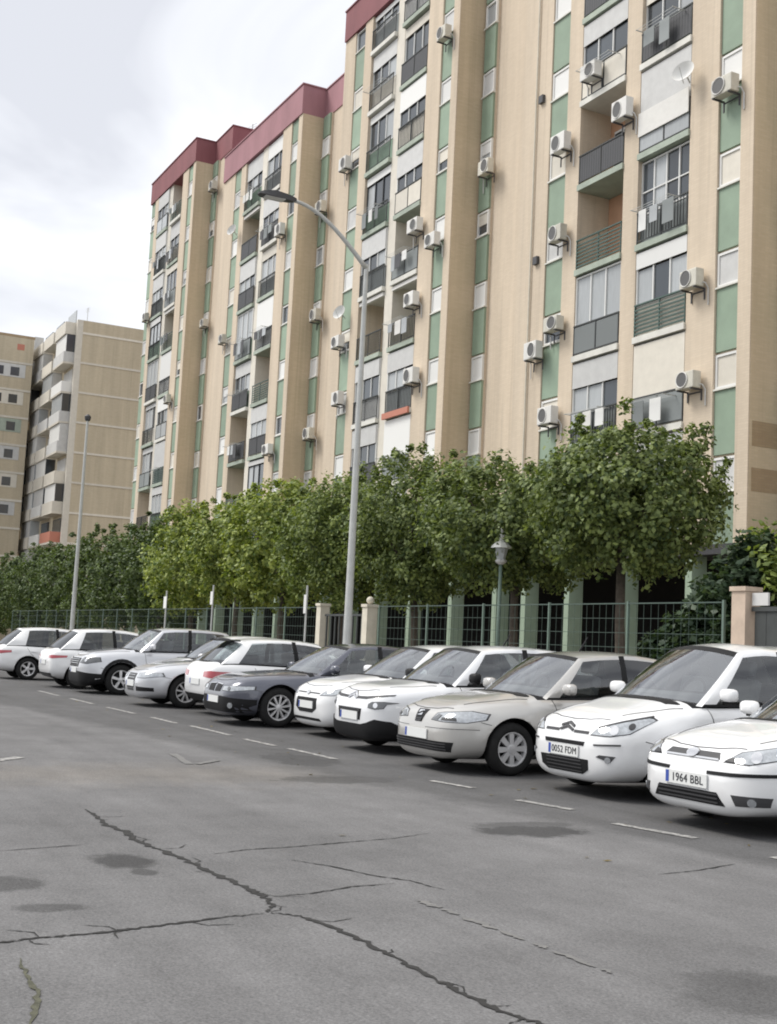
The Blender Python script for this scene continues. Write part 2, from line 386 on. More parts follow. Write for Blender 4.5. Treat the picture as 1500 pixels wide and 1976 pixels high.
def strip(name, pts, w, mat, z=.004, jag=.25, seg=5, taper=True, seed=0):
    r = random.Random(seed); P = []
    for a, b in zip(pts[:-1], pts[1:]):
        for k in range(seg):
            t = k / seg; P.append(Vector((a[0] + (b[0] - a[0]) * t, a[1] + (b[1] - a[1]) * t, 0)))
    P.append(Vector((*pts[-1], 0)))
    L_, Rr = [], []
    for i, p in enumerate(P):
        d = (P[min(i + 1, len(P) - 1)] - P[max(i - 1, 0)]).normalized(); nn = Vector((-d.y, d.x, 0))
        t = i / (len(P) - 1); ww = w * (min(1, .25 + 4 * t, .25 + 4 * (1 - t)) if taper else 1)
        off = r.uniform(-jag, jag) * w * .8 if 0 < i < len(P) - 1 else 0
        L_.append(p + nn * (ww * r.uniform(1 - jag * 2, 1 + jag * 1.4) / 2 + off) + Vector((0, 0, z)))
        Rr.append(p - nn * (ww * r.uniform(1 - jag * 2, 1 + jag * 1.4) / 2 - off) + Vector((0, 0, z)))
    return MB().grid([L_, Rr]).build(name, M[mat], road)
cracks = [
 ([(-10.19,2.58),(-9.82,2.57),(-9.36,2.53),(-9.03,2.58),(-8.64,2.55),(-8.31,2.59),(-7.94,2.65),(-7.56,2.66),(-7.13,2.68),(-6.81,2.72),(-6.60,2.71),(-6.42,2.67),(-6.27,2.585)], .050, 'crack'),
 ([(-6.25,2.56),(-6.22,2.35),(-6.14,2.05),(-6.07,1.77),(-6.03,1.51),(-6.01,1.34),(-5.97,1.17),(-5.95,.6)], .026, 'crack'),
 ([(-6.26,2.60),(-6.15,2.72),(-5.87,2.77),(-5.58,2.80),(-5.24,2.80),(-4.99,2.79),(-4.73,2.80),(-4.48,2.81),(-4.29,2.83),(-4.14,2.88),(-3.4,2.95)], .036, 'crack'),
 ([(-6.65,2.77),(-6.67,3.01),(-6.80,3.33),(-6.84,3.63)], .014, 'crack'),
 ([(-8.00,2.85),(-8.14,3.19),(-8.19,3.52),(-8.28,3.88),(-8.42,4.45),(-8.61,4.86)], .016, 'crack'),
 ([(-7.71,3.32),(-7.45,3.49),(-7.10,3.62),(-6.90,3.76),(-6.59,3.84)], .018, 'crack'),
 ([(-8.37,1.59),(-8.44,1.87),(-8.53,2.19)], .014, 'crack'),
 ([(-5.67,1.20),(-5.38,1.17),(-5.10,1.16),(-4.74,1.06),(-4.3,1.0)], .024, 'moss'),
 ([(-6.73,5.55),(-6.80,5.96),(-6.95,6.42)], .016, 'crack')]
for i, (p, w, mt) in enumerate(cracks): strip('crack', p, w, mt, seed=i, jag=.42, seg=9)
hr = random.Random(8)
for (p, w, mt) in cracks[:3]:
    for q in range(len(p) - 1):
        if hr.random() < .75:
            t_ = hr.random(); x_, y_ = p[q][0] + (p[q+1][0] - p[q][0]) * t_, p[q][1] + (p[q+1][1] - p[q][1]) * t_
            a_ = hr.uniform(0, 6.28); ln_ = hr.uniform(.08, .3)
            strip('crack', [(x_, y_), (x_ + ln_ * .5 * math.cos(a_), y_ + ln_ * .5 * math.sin(a_)), (x_ + ln_ * math.cos(a_ + .5), y_ + ln_ * math.sin(a_ + .5))], .009, 'crack', z=.003, seed=300 + q, jag=.4, seg=6)
dash = [((-8.83, 6.79), (-8.00, 6.97)), ((-10.36, 6.80), (-9.66, 6.95)), ((-11.95, 6.73), (-11.3, 6.87)), ((-15.58, 6.60), (-14.2, 6.64)), ((-17.0, 6.5), (-15.95, 6.55)),
        ((-19.4, 6.5), (-17.6, 6.52)), ((-21.2, 6.4), (-19.9, 6.42)), ((-23.8, 6.3), (-22.1, 6.35)), ((-26.6, 6.25), (-24.8, 6.28)), ((-7.13, 6.95), (-6.4, 7.05)), ((-29.5, 6.2), (-27.6, 6.22))]
for i, (a, b) in enumerate(dash): strip('marking_dash', [a, b], .10, 'paint_worn', z=.006, jag=.05, seg=8, taper=False, seed=50 + i)
strip('marking_arrow', [(-14.79, 4.76), (-13.61, 4.57)], .10, 'paint_faint', z=.006, jag=.1, taper=False, seed=71)
strip('marking_arrow', [(-13.60, 4.66), (-14.02, 5.05)], .09, 'paint_faint', z=.008, jag=.1, taper=False, seed=72)
strip('marking_dash', [(-13.9, 2.5), (-14.32, 2.86)], .14, 'paint_worn', z=.006, jag=.08, taper=False, seed=73)
for k_, (ta_, tb_, wd_) in enumerate(((0, .13, .06), (.15, .24, .045), (.27, .46, .055), (.475, .60, .04), (.64, .71, .05), (.74, .93, .045), (.95, 1.0, .03))):
    pa_ = lambda t_: (-6.36 + 1.66 * t_, 3.54 + .09 * t_)
    strip('marking_line', [pa_(ta_), pa_(tb_)], wd_, 'paint_faint', z=.005, jag=.3, seg=10, taper=True, seed=74 + k_)

# ------------------------------------------------------------------ apartment blocks
YW, YC = 24.0, 25.35
def window_unit(root, x, y, z, w, h, kind, facing='S'):
    """window part: frame ring with sill, shutter / pane sub-parts; (x, y, z) = bottom centre of the opening"""
    fm = 'white'
    key = ('winframe', round(w, 2), round(h, 2), fm)
    def mk():
        b = MB(); t = .07
        v = []; 
        for (yy) in (-.03, .06):
            for (dx, dz) in ((-w/2, 0), (w/2, 0), (w/2, h), (-w/2, h)): v.append((dx, yy, dz))
            for (dx, dz) in ((-w/2+t, t), (w/2-t, t), (w/2-t, h-t), (-w/2+t, h-t)): v.append((dx, yy, dz))
        f = []
        for k in range(4):
            j = (k + 1) % 4
            f += [(k, j, 4 + j, 4 + k), (8 + j, 8 + k, 12 + k, 12 + j), (k, 8 + k, 8 + j, j), (4 + j, 12 + j, 12 + k, 4 + k)]
        b.add(v, f); return b.mesh('window', M[fm])
    o = inst('window', cached(key, mk), root, (x, y, z))
    iw, ih = w - .15, h - .15
    if kind == 'shut': s = 1.0
    elif kind == 'half': s = .55
    else: s = 0.0
    if s < 1: inst('pane', boxmesh('pane', iw, .012, ih * (1 - s) - .01, rng.choice(['window', 'curtain', 'window'])), o, (x, y + .04, z + .075))
    if s > 0: inst('shutter', boxmesh('shutter', iw, .03, ih * s, rng.choice(['white', 'cream_white', 'white', 'grey_white'])), o, (x, y + .005, z + .075 + ih * (1 - s)))
    inst('sill', boxmesh('sill', w + .08, .16, .05, 'slab2'), o, (x, y - .09, z - .052))
    return o

def green_strip(root, x0, x1, y, floors, ztop, zbot=4.7):
    w = x1 - x0; xc = (x0 + x1) / 2
    MB().box(x0, x1, y + .16, YC + .04 if y < YC - .2 else y + .3, zbot, ztop).build('strip_wall', M['brick'], root)
    zprev = zbot
    for k, z in enumerate(floors):
        za, zb = z + .95, z + 1.98
        ph = za - .06 - zprev
        if ph > .2: inst('spandrel_panel', boxmesh('spandrel_panel', w - .04, .10, ph, 'green'), root, (xc, y + .07, zprev))
        if zb < ztop:
            window_unit(root, xc, y + .10, za, w - .04, 1.0, rng.choices(['shut', 'half', 'open'], [.66, .2, .14])[0])
            zprev = zb + .05
        else: zprev = za
    if ztop - zprev > .15: inst('spandrel_panel', boxmesh('spandrel_panel', w - .04, .10, ztop - zprev - .02, 'green'), root, (xc, y + .07, zprev))

def railing_mesh(w, kind):
    def mk():
        b = MB(); h = 1.0
        for xx in (-w / 2 + .03, 0, w / 2 - .03): b.box(xx - .018, xx + .018, 0, .036, 0, h)
        b.box(-w / 2, w / 2, -.008, .044, h, h + .045)
        if kind == 'bars':
            b.box(-w / 2, w / 2, .004, .03, .09, .12)
            n = int(w / .13)
            for i in range(n):
                xx = -w / 2 + (i + .5) * w / n; b.box(xx - .011, xx + .011, .008, .028, .12, h)
        elif kind == 'hbars':
            for i in range(7): b.box(-w / 2, w / 2, .002, .032, .08 + i * .125, .13 + i * .125)
        elif kind in ('glass', 'solid'):
            b.box(-w / 2, w / 2, .004, .03, .06, .09)
        return b
    return mk
RAILM = {'bars': 'iron', 'hbars': 'iron_green', 'glass': 'iron', 'solid': 'iron'}
def railing(bal, xc, y, z, w, kind, panel=None, mat=None):
    mt = mat or RAILM[kind]
    me = cached(('rail', round(w, 2), kind, mt), lambda: railing_mesh(w, kind)().mesh('railing', M[mt]))
    inst('railing', me, bal, (xc, y, z))
    if panel:
        for s in (-1, 1): inst('railing_panel', boxmesh('railing_panel', w / 2 - .08, .014, .88, panel), bal, (xc + s * w / 4, y + .012, z + .095))

def balcony(root, x0, x1, z0, z1, kind, rail, seed):
    r = random.Random(seed); w = x1 - x0; xc = (x0 + x1) / 2
    smat = 'slab2' if r.random() < .25 else 'slab'
    bal = inst('balcony', cached(('slab', round(w, 2), smat), lambda: MB().box(-w/2 + .005, w/2 - .005, 0, 1.38, 0, .20).mesh('balcony', M[smat])), root, (xc, YW - .07, z0))
    zf = z0 + .20; H = z1 - zf
    if rail == 'bars': railing(bal, xc, YW - .02, zf, w - .03, 'bars')
    elif rail == 'hbars': railing(bal, xc, YW - .02, zf, w - .03, 'hbars')
    elif rail == 'glass': railing(bal, xc, YW - .02, zf, w - .03, 'glass', panel=r.choice(['panel_grey', 'panel_grey', 'curtain']))
    elif rail == 'panel': railing(bal, xc, YW - .02, zf, w - .03, 'solid', panel=r.choice(['panel_green', 'cream_white', 'panel_grey']))
    elif rail == 'red': railing(bal, xc, YW - .02, zf, w - .03, 'bars'); inst('flower_ledge', boxmesh('flower_ledge', w - .05, .10, .26, 'panel_red'), bal, (xc, YW - .16, z0 - .02))
    elif rail == 'dark': railing(bal, xc, YW - .02, zf, w - .03, 'bars', panel='frame_dark')
    if r.random() < .38:
        rk = MB(); zr_ = zf + r.uniform(.78, .98)
        for sx in (-.36, .36): rk.box(xc + w * sx - .012, xc + w * sx + .012, YW - .52, YW - .02, zr_, zr_ + .024)
        for q in range(4): rk.box(xc - w * .37, xc + w * .37, YW - .50 + q * .13, YW - .49 + q * .13, zr_ + .006, zr_ + .018)
        rk.build('clothes_rack', M['steel'], bal)
        if r.random() < .6:
            x_ = xc - w * .34
            while x_ < xc + w * .2:
                cw = r.uniform(.25, .55); MB().box(x_, x_ + cw, YW - .245, YW - .228, zr_ - r.uniform(.35, .75), zr_ + .02).build('hanging_cloth', M[r.choice(['cloth', 'panel_grey', 'frame_dark', 'curtain', 'panel_grey', 'white'])], bal); x_ += cw + r.uniform(.03, .3)
    if kind.startswith('open'):
        wall = 'salmon' if 'salmon' in kind else ('cream_white' if 'white' in kind else 'brick')
        inst('back_wall', boxmesh('back_wall', w - .02, .03, H - .02, wall), bal, (xc, YC - .06, zf + .002))
        dw = w * .42; dx = xc + r.choice([-1, 1]) * w * .18
        fr = inst('door_frame', boxmesh('door_frame', dw, .04, 2.1, 'white'), bal, (dx, YC - .105, zf + .003))
        for s in (-1, 1): inst('pane', boxmesh('pane', dw / 2 - .09, .012, 1.95, 'window'), bal, (dx + s * dw / 4, YC - .12, zf + .06))
        if r.random() < .55 and 'salmon' not in kind:
            inst('awning', boxmesh('awning', w - .12, .05, H * r.uniform(.22, .42), 'cloth'), bal, (xc, YW + .06, zf + 1.0 + .0)) if False else \
            inst('awning_roll', boxmesh('awning_roll', w - .1, .16, .16, 'cloth'), bal, (xc, YW + .02, z1 - .22))
    else:
        # glazed-in loggia
        yg = YW + r.choice([.16, .06, .06])
        lo = 1.0 if rail != 'none' else .9
        low = r.choice(['grey_white', 'panel_green', 'panel_grey', 'cream_white']) if 'grid' not in kind else 'panel_grey'
        inst('lower_panel', boxmesh('lower_panel', w - .02, .05, lo - .04, low), bal, (xc, yg, zf + .002))
        gh = H - lo - .03
        n = 4 if 'grid' in kind else (3 if w > 2 else 2)
        frm = 'white' if 'dark' not in kind else 'frame_dark'
        def mkf():
            b = MB(); t = .05
            b.box(-w/2 + .01, w/2 - .01, -.02, .06, 0, t); b.box(-w/2 + .01, w/2 - .01, -.02, .06, gh - t, gh)
            for i in range(n + 1):
                xx = -w/2 + .01 + (w - .02 - t) * i / n; b.box(xx, xx + t, -.018, .058, t, gh - t)
            if 'grid' in kind: b.box(-w/2 + .06, w/2 - .06, -.016, .056, gh * .42, gh * .42 + .04)
            return b.mesh('glazing_frame', M[frm])
        inst('glazing_frame', cached(('gf', round(w, 2), round(gh, 2), n, kind), mkf), bal, (xc, yg, zf + lo - .03))
        sf = .0
        if 'full' in kind: sf = 1.0
        elif 'half' in kind: sf = r.uniform(.4, .6)
        elif 'low' in kind: sf = r.uniform(.15, .35)
        pw = (w - .07) / n
        for i in range(n):
            xx = xc - w/2 + .035 + pw * (i + .5)
            pmk = 'curtain' if 'curtain' in kind else ('window' if r.random() < .62 else 'curtain')
            if sf < .98: inst('pane', boxmesh('pane', pw - .05, .012, (gh - .1) * (1 - sf), pmk), bal, (xx, yg + .03, zf + lo + .02))
        if sf > 0:
            sm = r.choice(['white', 'grey_white', 'cream_white', 'grey_white'])
            inst('shutter', boxmesh('shutter', w - .06, .03, gh * sf - .04, sm), bal, (xc, yg - .055, zf + lo + gh * (1 - sf) - .01))
        if 'cover' in kind:
            inst('awning', boxmesh('awning', w - .06, .03, .78, 'cloth'), bal, (xc, YW - .075, zf + .55))
    return bal

KINDS = ['half', 'low', 'dark_low', 'half', 'open', 'open_white', 'curtain', 'low', 'grid_low', 'half', 'open_salmon', 'dark_low', 'full', 'grid_low', 'low']
RAILS = ['bars', 'bars', 'hbars', 'hbars', 'bars', 'panel', 'glass', 'bars', 'bars', 'dark']
def wing(root, xc, floors, zpar, zroof, layout, plain=1.8, seed=0, red='red'):
    """layout gives floor -> ((kind, rail) left bay, (kind, rail) right bay)"""
    e = lambda o: xc - o
    zb = 4.7
    for (a, b) in ((.52, 0), (2.70, 1.47), (5.90, 5.15), (9.2, 8.4)):
        MB().box(e(a), e(b), YW + (0 if a != 5.90 or xc > -30 else .1), YC + .05, zb, zpar).build('pier', M['brick' if a != 5.90 or xc > -30 else 'cream_white'], root)
    MB().box(xc + .001, xc + .022, YW + .03, YC + .04, zb, zpar - .01).build('flank_shade_skin', M['brick_flank_shade'], root)  # thin skin over the pier's side, carrying the painted-in shade
    if plain > 0:
        MB().box(e(10.3 + plain), e(10.3), YW + .02, YC + .05, zb, zpar).build('plain_wall', M['brick'], root)
    left = 10.3 + plain
    MB().box(e(left), e(0), YW - .06, YC + .06, zpar, zroof).build('parapet', M[red], root)
    MB().box(e(left) - .03, e(0) + .05, YW - .11, YC + .5, zroof, zroof + .07).build('coping', M[red], root)
    green_strip(root, e(1.47), e(.52), YW, floors, zpar)
    green_strip(root, e(10.3), e(9.2), YW, floors, zpar)
    r = random.Random(seed)
    for k, z in enumerate(floors):
        z1 = floors[k + 1] if k + 1 < len(floors) else zpar
        for side, (a, b) in enumerate(((8.4, 5.9), (5.15, 2.7))):
            kd, rl = layout.get(k, {}).get(side, (r.choice(KINDS), r.choice(RAILS)))
            if z1 - z < 2.3 and kd.startswith('open'): kd = 'low'
            balcony(root, e(a), e(b), z, z1, kd, rl, seed * 100 + k * 2 + side)

def block(name, label, x0, x1, floors, zpar, zroof, red='red'):
    root = empty(name, ((x0 + x1) / 2, YC, .12), label, 'building')
    MB().box(x0, x1, YC, 37, 4.7, zpar).build('wall', M['brick'], root)
    MB().box(x0, x1, YC - .05, 37.05, zpar, zroof).build('roof_parapet', M[red], root)
    MB().box(x0 - .05, x1 + .05, YC - .10, 37.1, zroof, zroof + .07).build('roof_coping', M[red], root)
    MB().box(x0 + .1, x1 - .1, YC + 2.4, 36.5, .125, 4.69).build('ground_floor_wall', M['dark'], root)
    MB().box(x0, x1, YW + .05, YC - .002, 4.42, 4.69).build('edge_beam', M['frame_dark'], root)
    return root
FL3 = [5.2 + 2.98 * k for k in range(9)]
FL2 = [5.2 + 2.98 * k for k in range(8)]
FL1 = [5.2 + 3.07 * k for k in range(9)]
b3 = block('apartment_block', 'tall cream brick apartment block nearest the camera, green panels, plain wall strip between balconies', -54.5, -12, FL3, 31.05, 32.6)
b2 = block('apartment_block', 'middle cream apartment block with pinkish red parapet, lower than both its neighbours', -74.55, -54.6, FL2, 29.3, 30.9, 'red_faded')
b1 = block('apartment_block', 'farthest of the joined apartment blocks with dark red parapet, balconies at its left edge', -88.4, -74.7, FL1, 32.8, 34.35)
lay4 = {8: {0: ('dark_low', 'bars'), 1: ('low', 'bars')}, 7: {0: ('half', 'bars'), 1: ('low', 'glass')}, 6: {0: ('dark_low', 'dark'), 1: ('half', 'bars')},
        5: {0: ('half', 'panel'), 1: ('half', 'dark')}, 4: {0: ('open_salmon', 'dark'), 1: ('full_cover', 'glass')}, 3: {0: ('open_salmon', 'hbars'), 1: ('grid', 'bars')},
        2: {0: ('curtain', 'glass'), 1: ('low', 'hbars')}, 1: {0: ('half', 'bars'), 1: ('full', 'glass')}, 0: {0: ('half', 'bars'), 1: ('low', 'bars')}}
lay3 = {8: {0: ('low', 'bars'), 1: ('low', 'bars')}, 7: {0: ('half', 'bars'), 1: ('low', 'dark')}, 6: {0: ('low', 'bars'), 1: ('half', 'bars')}, 5: {0: ('dark_low', 'bars'), 1: ('half', 'panel')},
        4: {0: ('half', 'bars'), 1: ('open_white', 'glass')}, 3: {0: ('open', 'bars'), 1: ('open_white', 'bars')}, 2: {0: ('half', 'bars'), 1: ('half', 'red')}, 1: {0: ('half', 'dark'), 1: ('full', 'panel')}}
lay2 = {7: {0: ('half', 'bars'), 1: ('half', 'bars')}, 6: {0: ('open_white', 'dark'), 1: ('half', 'dark')}, 5: {0: ('half', 'dark'), 1: ('low', 'bars')}}
wing(b3, -25.8, FL3, 31.05, 32.6, lay4, seed=4)
wing(b3, -43.0, FL3, 31.05, 32.6, lay3, plain=1.2, seed=3)
wing(b2, -59.6, FL2, 29.3, 30.9, lay2, plain=2.0, seed=2, red='red_faded')
wing(b1, -78.0, FL1, 32.8, 34.35, {}, plain=0, seed=1)
for rt, xa, fl, zt in ((b3, -25.8, FL3, 31.05), (b3, -43.0, FL3, 31.05), (b2, -59.6, FL2, 29.3), (b1, -78.0, FL1, 32.8)):
    green_strip(rt, xa + .12, xa + 1.0, YC - .26, fl, zt)
# expansion joints, drain pipes, vents
for rt, x, zt in ((b3, -39.2, 31), (b3, -36.95, 31), (b2, -56.2, 29.2)):
    MB().tube([(x, (YC if x in (-39.2, -56.2) else YW) - .04, 4.8), (x, (YC if x in (-39.2, -56.2) else YW) - .04, zt)], .035, 6).build('drain_pipe', M['pillar_cream'], rt)
for x, z in ((-36.6, 21.3), (-36.6, 15.3)): MB().box(x - .13, x + .13, YW - .1, YW + .03, z - .13, z + .15).build('vent', M['frame_dark'], b3)
# darker brick courses low on the flank by the gate
for z0, z1 in ((7.35, 8.05), (6.1, 6.75)): MB().box(-25.79, -25.772, YW + .12, YC - .28, z0, z1).build('brick_band', M['brick3'], b3)
# pilotis
def column(x, y, root): MB().box(x - .14, x + .14, y, y + .55, .12, 4.45).build('column', M['greencol'], root)
for x in (-38.7, -36.8, -34.2, -31.3, -28.2, -25.99, -41.9, -45.3, -48.3, -51.2, -54.1, -22.5, -19.2, -16): column(x, YW + .08, b3)
for x in (-59.8, -62.7, -65.8, -68.9, -71.8): column(x, YW + .08, b2)
for x in (-78.2, -81.1, -84.2, -87.3): column(x, YW + .08, b1)
# rooftop machine room on the far block
MB().box(-80.5, -77.5, 28, 32, 34.42, 35.4).build('machine_room', M['grey_white'], b1)

# far buildings
def far_end(label):
    root = empty('brick_building', (-120, 30, .12), label, 'building')
    x1, ya, yb, zr = -113.0, 24.7, 40.0, 29.6
    MB().box(-134, x1 - .06, ya + .1, yb, .12, zr - .1).build('wall', M['brick2'], root)
    MB().box(x1 - .5, x1 + .03, ya - .02, ya + .5, .12, zr).build('corner_column', M['cream_white'], root)
    zs = [28.4 - 2.75 * k for k in range(10)]
    for k, z in enumerate(zs):
        MB().box(x1 - .3, x1 + .05, ya + .5, yb, z - .09, z + .09).build('floor_band', M['cream_white'], root)
        zt = zs[k - 1] - .09 if k else zr
        MB().box(x1 - .3, x1, ya + .5, yb, z + .09, zt).build('brick_panel', M['brick2'], root)
    for k, z in enumerate(zs):
        for i in range(4):
            xa = x1 - .6 - i * 5.0
            bal = MB().box(xa - 4.3, xa, ya - .95, ya + .1, z - .12, z + .06).build('balcony', M['cream_white'], root)
            pan = rng.choice(['cream_white', 'grey_white', 'white', 'panel_red' if i == 0 and k in (6, 7, 8) else 'cream_white'])
            MB().box(xa - 4.3, xa, ya - .95, ya - .87, z + .06, z + 1.0).build('balcony_front', M[pan], bal)
            MB().box(xa - .08, xa, ya - .87, ya + .1, z + .06, z + 1.0).build('balcony_side', M[pan], bal)
            if rng.random() < .55:
                MB().box(xa - 4.2, xa - .02, ya - .80, ya - .76, z + 1.0, z + 2.6).build('glazing', M[rng.choice(['curtain', 'white', 'grey_white'])], bal)
                MB().box(xa - .05, xa - .012, ya - .76, ya + .1, z + 1.0, z + 2.6).build('side_glazing', M[rng.choice(['window', 'grey_white', 'curtain'])], bal)
            MB().box(xa - 3.8, xa - .5, ya + .03, ya + .1, z + .06, z + 2.3).build('window', M[rng.choice(['window', 'curtain', 'grey_white'])], bal)
    return root
far_end('tan brick building with cream floor bands, seen end-on left of the apartment blocks')
def far_side(label):
    root = empty('brick_building', (-132, 15, .12), label, 'building')
    x1, ya, yb, zr = -125.0, 5.0, 23.2, 29.85
    MB().box(-142, x1 - .05, ya, yb, .12, zr).build('wall', M['brick2'], root)
    MB().box(-142.1, x1 + .02, ya - .05, yb + .06, zr, zr + .25).build('coping', M['brick3'], root)
    zs = [27.3 - 2.72 * k for k in range(10)]
    for k, z in enumerate(zs):
        MB().box(x1 - .2, x1 + .06, ya, yb, z - .1, z + .1).build('floor_band', M['cream_white'], root)
        if k == 0:
            MB().box(x1 - .2, x1 + .01, 21.6, 22.3, z + 1.3, z + 1.9).build('vent', M['panel_red'], root)
        if 0 <= k < 6:
            for yc in (20.8, 16.0, 11.0):
                fr = MB().box(x1 - .15, x1 + .03, yc - 1.75, yc + 1.75, z - 1.45, z - .25 + .1).build('window', M[['grey_white', 'cream_white', 'slab', 'grey_white', 'cream_white', 'grey_white'][k]], root)
                for s in (-1, 1): MB().box(x1 - .1, x1 + .045, yc + s * .75 - .42, yc + s * .75 + .42, z - 1.3, z - .45).build('pane', M['window'], fr)
        zt = zs[k - 1] - .1 if k else zr
        MB().box(x1 - .2, x1, ya, yb, z + .1, zt).build('brick_panel', M['brick2'], root)
    return root
far_side('tan brick building at the left edge with paired windows facing the camera')

# ------------------------------------------------------------------ air conditioners, dishes, antennas
def ac_meshes():
    case = bevel_mesh(MB().box(-.42, .42, -.16, .16, 0, .58).mesh('case', M['aircon']), .025)
    case2 = bevel_mesh(MB().box(-.39, .39, -.15, .16, 0, .54).mesh('case', M['aircon_old']), .03)
    g = MB(); g.lathe([(0, .0), (0, .23)], 20, 'Y', (-.10, -.168, .29)); 
    fan = g.mesh('fan_grille', M['fan'], weld=True)
    rr = MB(); rr.lathe([(-.006, .225), (-.02, .235), (-.02, .255), (0, .26)], 20, 'Y', (-.10, -.163, .29)); ring = rr.mesh('grille_ring', M['aircon'])
    b = MB()
    for s in (-.3, .3): b.box(s - .02, s + .02, -.17, .27, -.05, -.003); b.box(s - .022, s + .022, .24, .272, -.35, -.05)
    b.box(-.31, .31, .245, .268, -.10, -.06)
    br = b.mesh('bracket', M['frame_dark'])
    pp = MB().tube([(.40, .10, .12), (.47, .14, .10), (.49, .24, -.05), (.49, .25, -.55)], .022, 6).mesh('pipe', M['grey_white'])
    return (case, case2), fan, ring, br, pp
ACM = ac_meshes()
def aircon(x, z, where, y=YW, off=.28):
    o = empty('air_conditioner', (x, y - off, z - .29), 'white air conditioner ' + where, 'air conditioner', 'air conditioners on the apartment facade')
    case, fan, ring, br, pp = ACM; case = rng.choice(case)
    for nme, me in (('case', case), ('fan_grille', fan), ('bracket', br), ('pipe', pp)):
        q = bpy.data.objects.new(nme, me); col.objects.link(q); q.parent = o
    q = bpy.data.objects.new('grille_ring', ring); col.objects.link(q); q.parent = o
    o.scale = (rng.choice([-1, 1, 1]) * rng.uniform(.9, 1.08), rng.uniform(.92, 1.05), rng.uniform(.9, 1.12))
AC = [(-31.5, 18.93, 'on the pier between the two nearest balcony columns'), (-26.7, 17.9, 'over the right-hand green strip near the right edge'),
 (-34.95, 19.0, 'topmost on the pier left of the nearest balconies'), (-34.95, 15.8, 'third from the top on the pier left of the nearest balconies'),
 (-35.0, 12.66, 'upper of the pair crowded together left of the nearest balconies'), (-36.2, 11.9, 'on the plain wall, left of the pair beside the nearest balconies'),
 (-35.15, 9.45, 'lowest above the trees, left of the nearest balconies'), (-27.95, 12.5, 'upper one on the pier right of the nearest balconies'),
 (-28.0, 9.51, 'lower one on the pier right of the nearest balconies'), (-44.0, 18.05, 'on the green strip left of the long brown pier, mid height'),
 (-45.6, 19.1, 'at the balcony corner just above the mid-height unit of the third column'), (-52.9, 15.53, 'upper of two behind the street lamp pole'),
 (-52.6, 12.75, 'lower of two behind the street lamp pole'), (-43.8, 26.87, 'high on the green strip near the top of the picture'),
 (-33.3, 21.0, 'darkened by shade at the corner of an upper nearest balcony'), (-45.3, 12.55, 'low at the balcony corner above the orange ledge'),
 (-45.6, 15.9, 'at the balcony corner two floors above the orange ledge'), (-61.3, 23.3, 'on the middle block beside its right green strip, upper'),
 (-69.6, 19.0, 'on the middle block, left of its balconies'), (-61.2, 11.4, 'on the middle block, low right of its balconies'), (-86.8, 24.0, 'sticking out at the far left edge of the row'),
 (-80.0, 17.0, 'on the far block, right of its balconies'), (-53.2, 24.3, 'on the third column of green panels, upper left')]
for x, z, w_ in AC: aircon(x, z, w_)
for x, z, w_ in [(-41.9, 20.7, 'in the recess beside the brown pier, upper'), (-58.6, 24.0, 'in the recess behind the lamp head'), (-58.5, 18.2, 'in the recess of the middle block, mid height'),
                 (-58.5, 12.0, 'in the recess of the middle block, just above the trees'), (-76.9, 30.9, 'near the roof in the far recess'), (-76.9, 21.7, 'in the far recess, mid height')]:
    aircon(x, z, w_, y=YC - .2)
def dish(x, y, z, label):
    o = empty('satellite_dish', (x, y, z), label, 'satellite dish', 'satellite dishes')
    prof = [(-.02 + .22 * (r_ / .36) ** 2, r_) for r_ in (.001, .09, .18, .27, .36)]
    b = MB(); b.lathe([(-a, r_) for a, r_ in prof], 18, 'Y', (0, 0, 0)); d = b.part('reflector', M['white'], o, smooth=True)
    MB().tube([(0, .02, 0), (0, .3, -.05)], .025, 6).part('mount', M['steel'], o)
    MB().tube([(0, -.02, -.34), (0, -.42, -.05)], .012, 5).part('feed_arm', M['steel'], o)
    o.rotation_euler = (R(-18), 0, R(22))
dish(-28.4, YW - .3, 18.9, 'round white dish on the pier above the cloth-covered balcony')
dish(-52.6, YW - .3, 16.8, 'small dish above the pair of units behind the lamp pole')
dish(-68.7, YW - .3, 25.3, 'dish on the middle block near its roof, left of the balconies')
def antenna(x, y, z, h, label, elements=4):
    o = empty('antenna', (x, y, z), label, 'antenna', 'roof antennas')
    MB().tube([(0, 0, 0), (0, 0, h)], .03, 6).part('mast', M['steel'], o)
    for i in range(elements): MB().tube([(-.5 + .04 * i, -.1, h - .1 - .16 * i), (.5 - .04 * i, .1, h - .1 - .16 * i)], .014, 5).part('element', M['steel'], o)
antenna(-124, 28, 29.5, 4.2, 'thin tall mast on the roof of the end-on brick building', 3)
antenna(-77.2, 27.5, 34.4, 1.5, 'small antenna on the far red parapet near the machine room')
antenna(-64.5, 26.5, 30.95, 1.3, 'small antenna on the roof of the middle block')

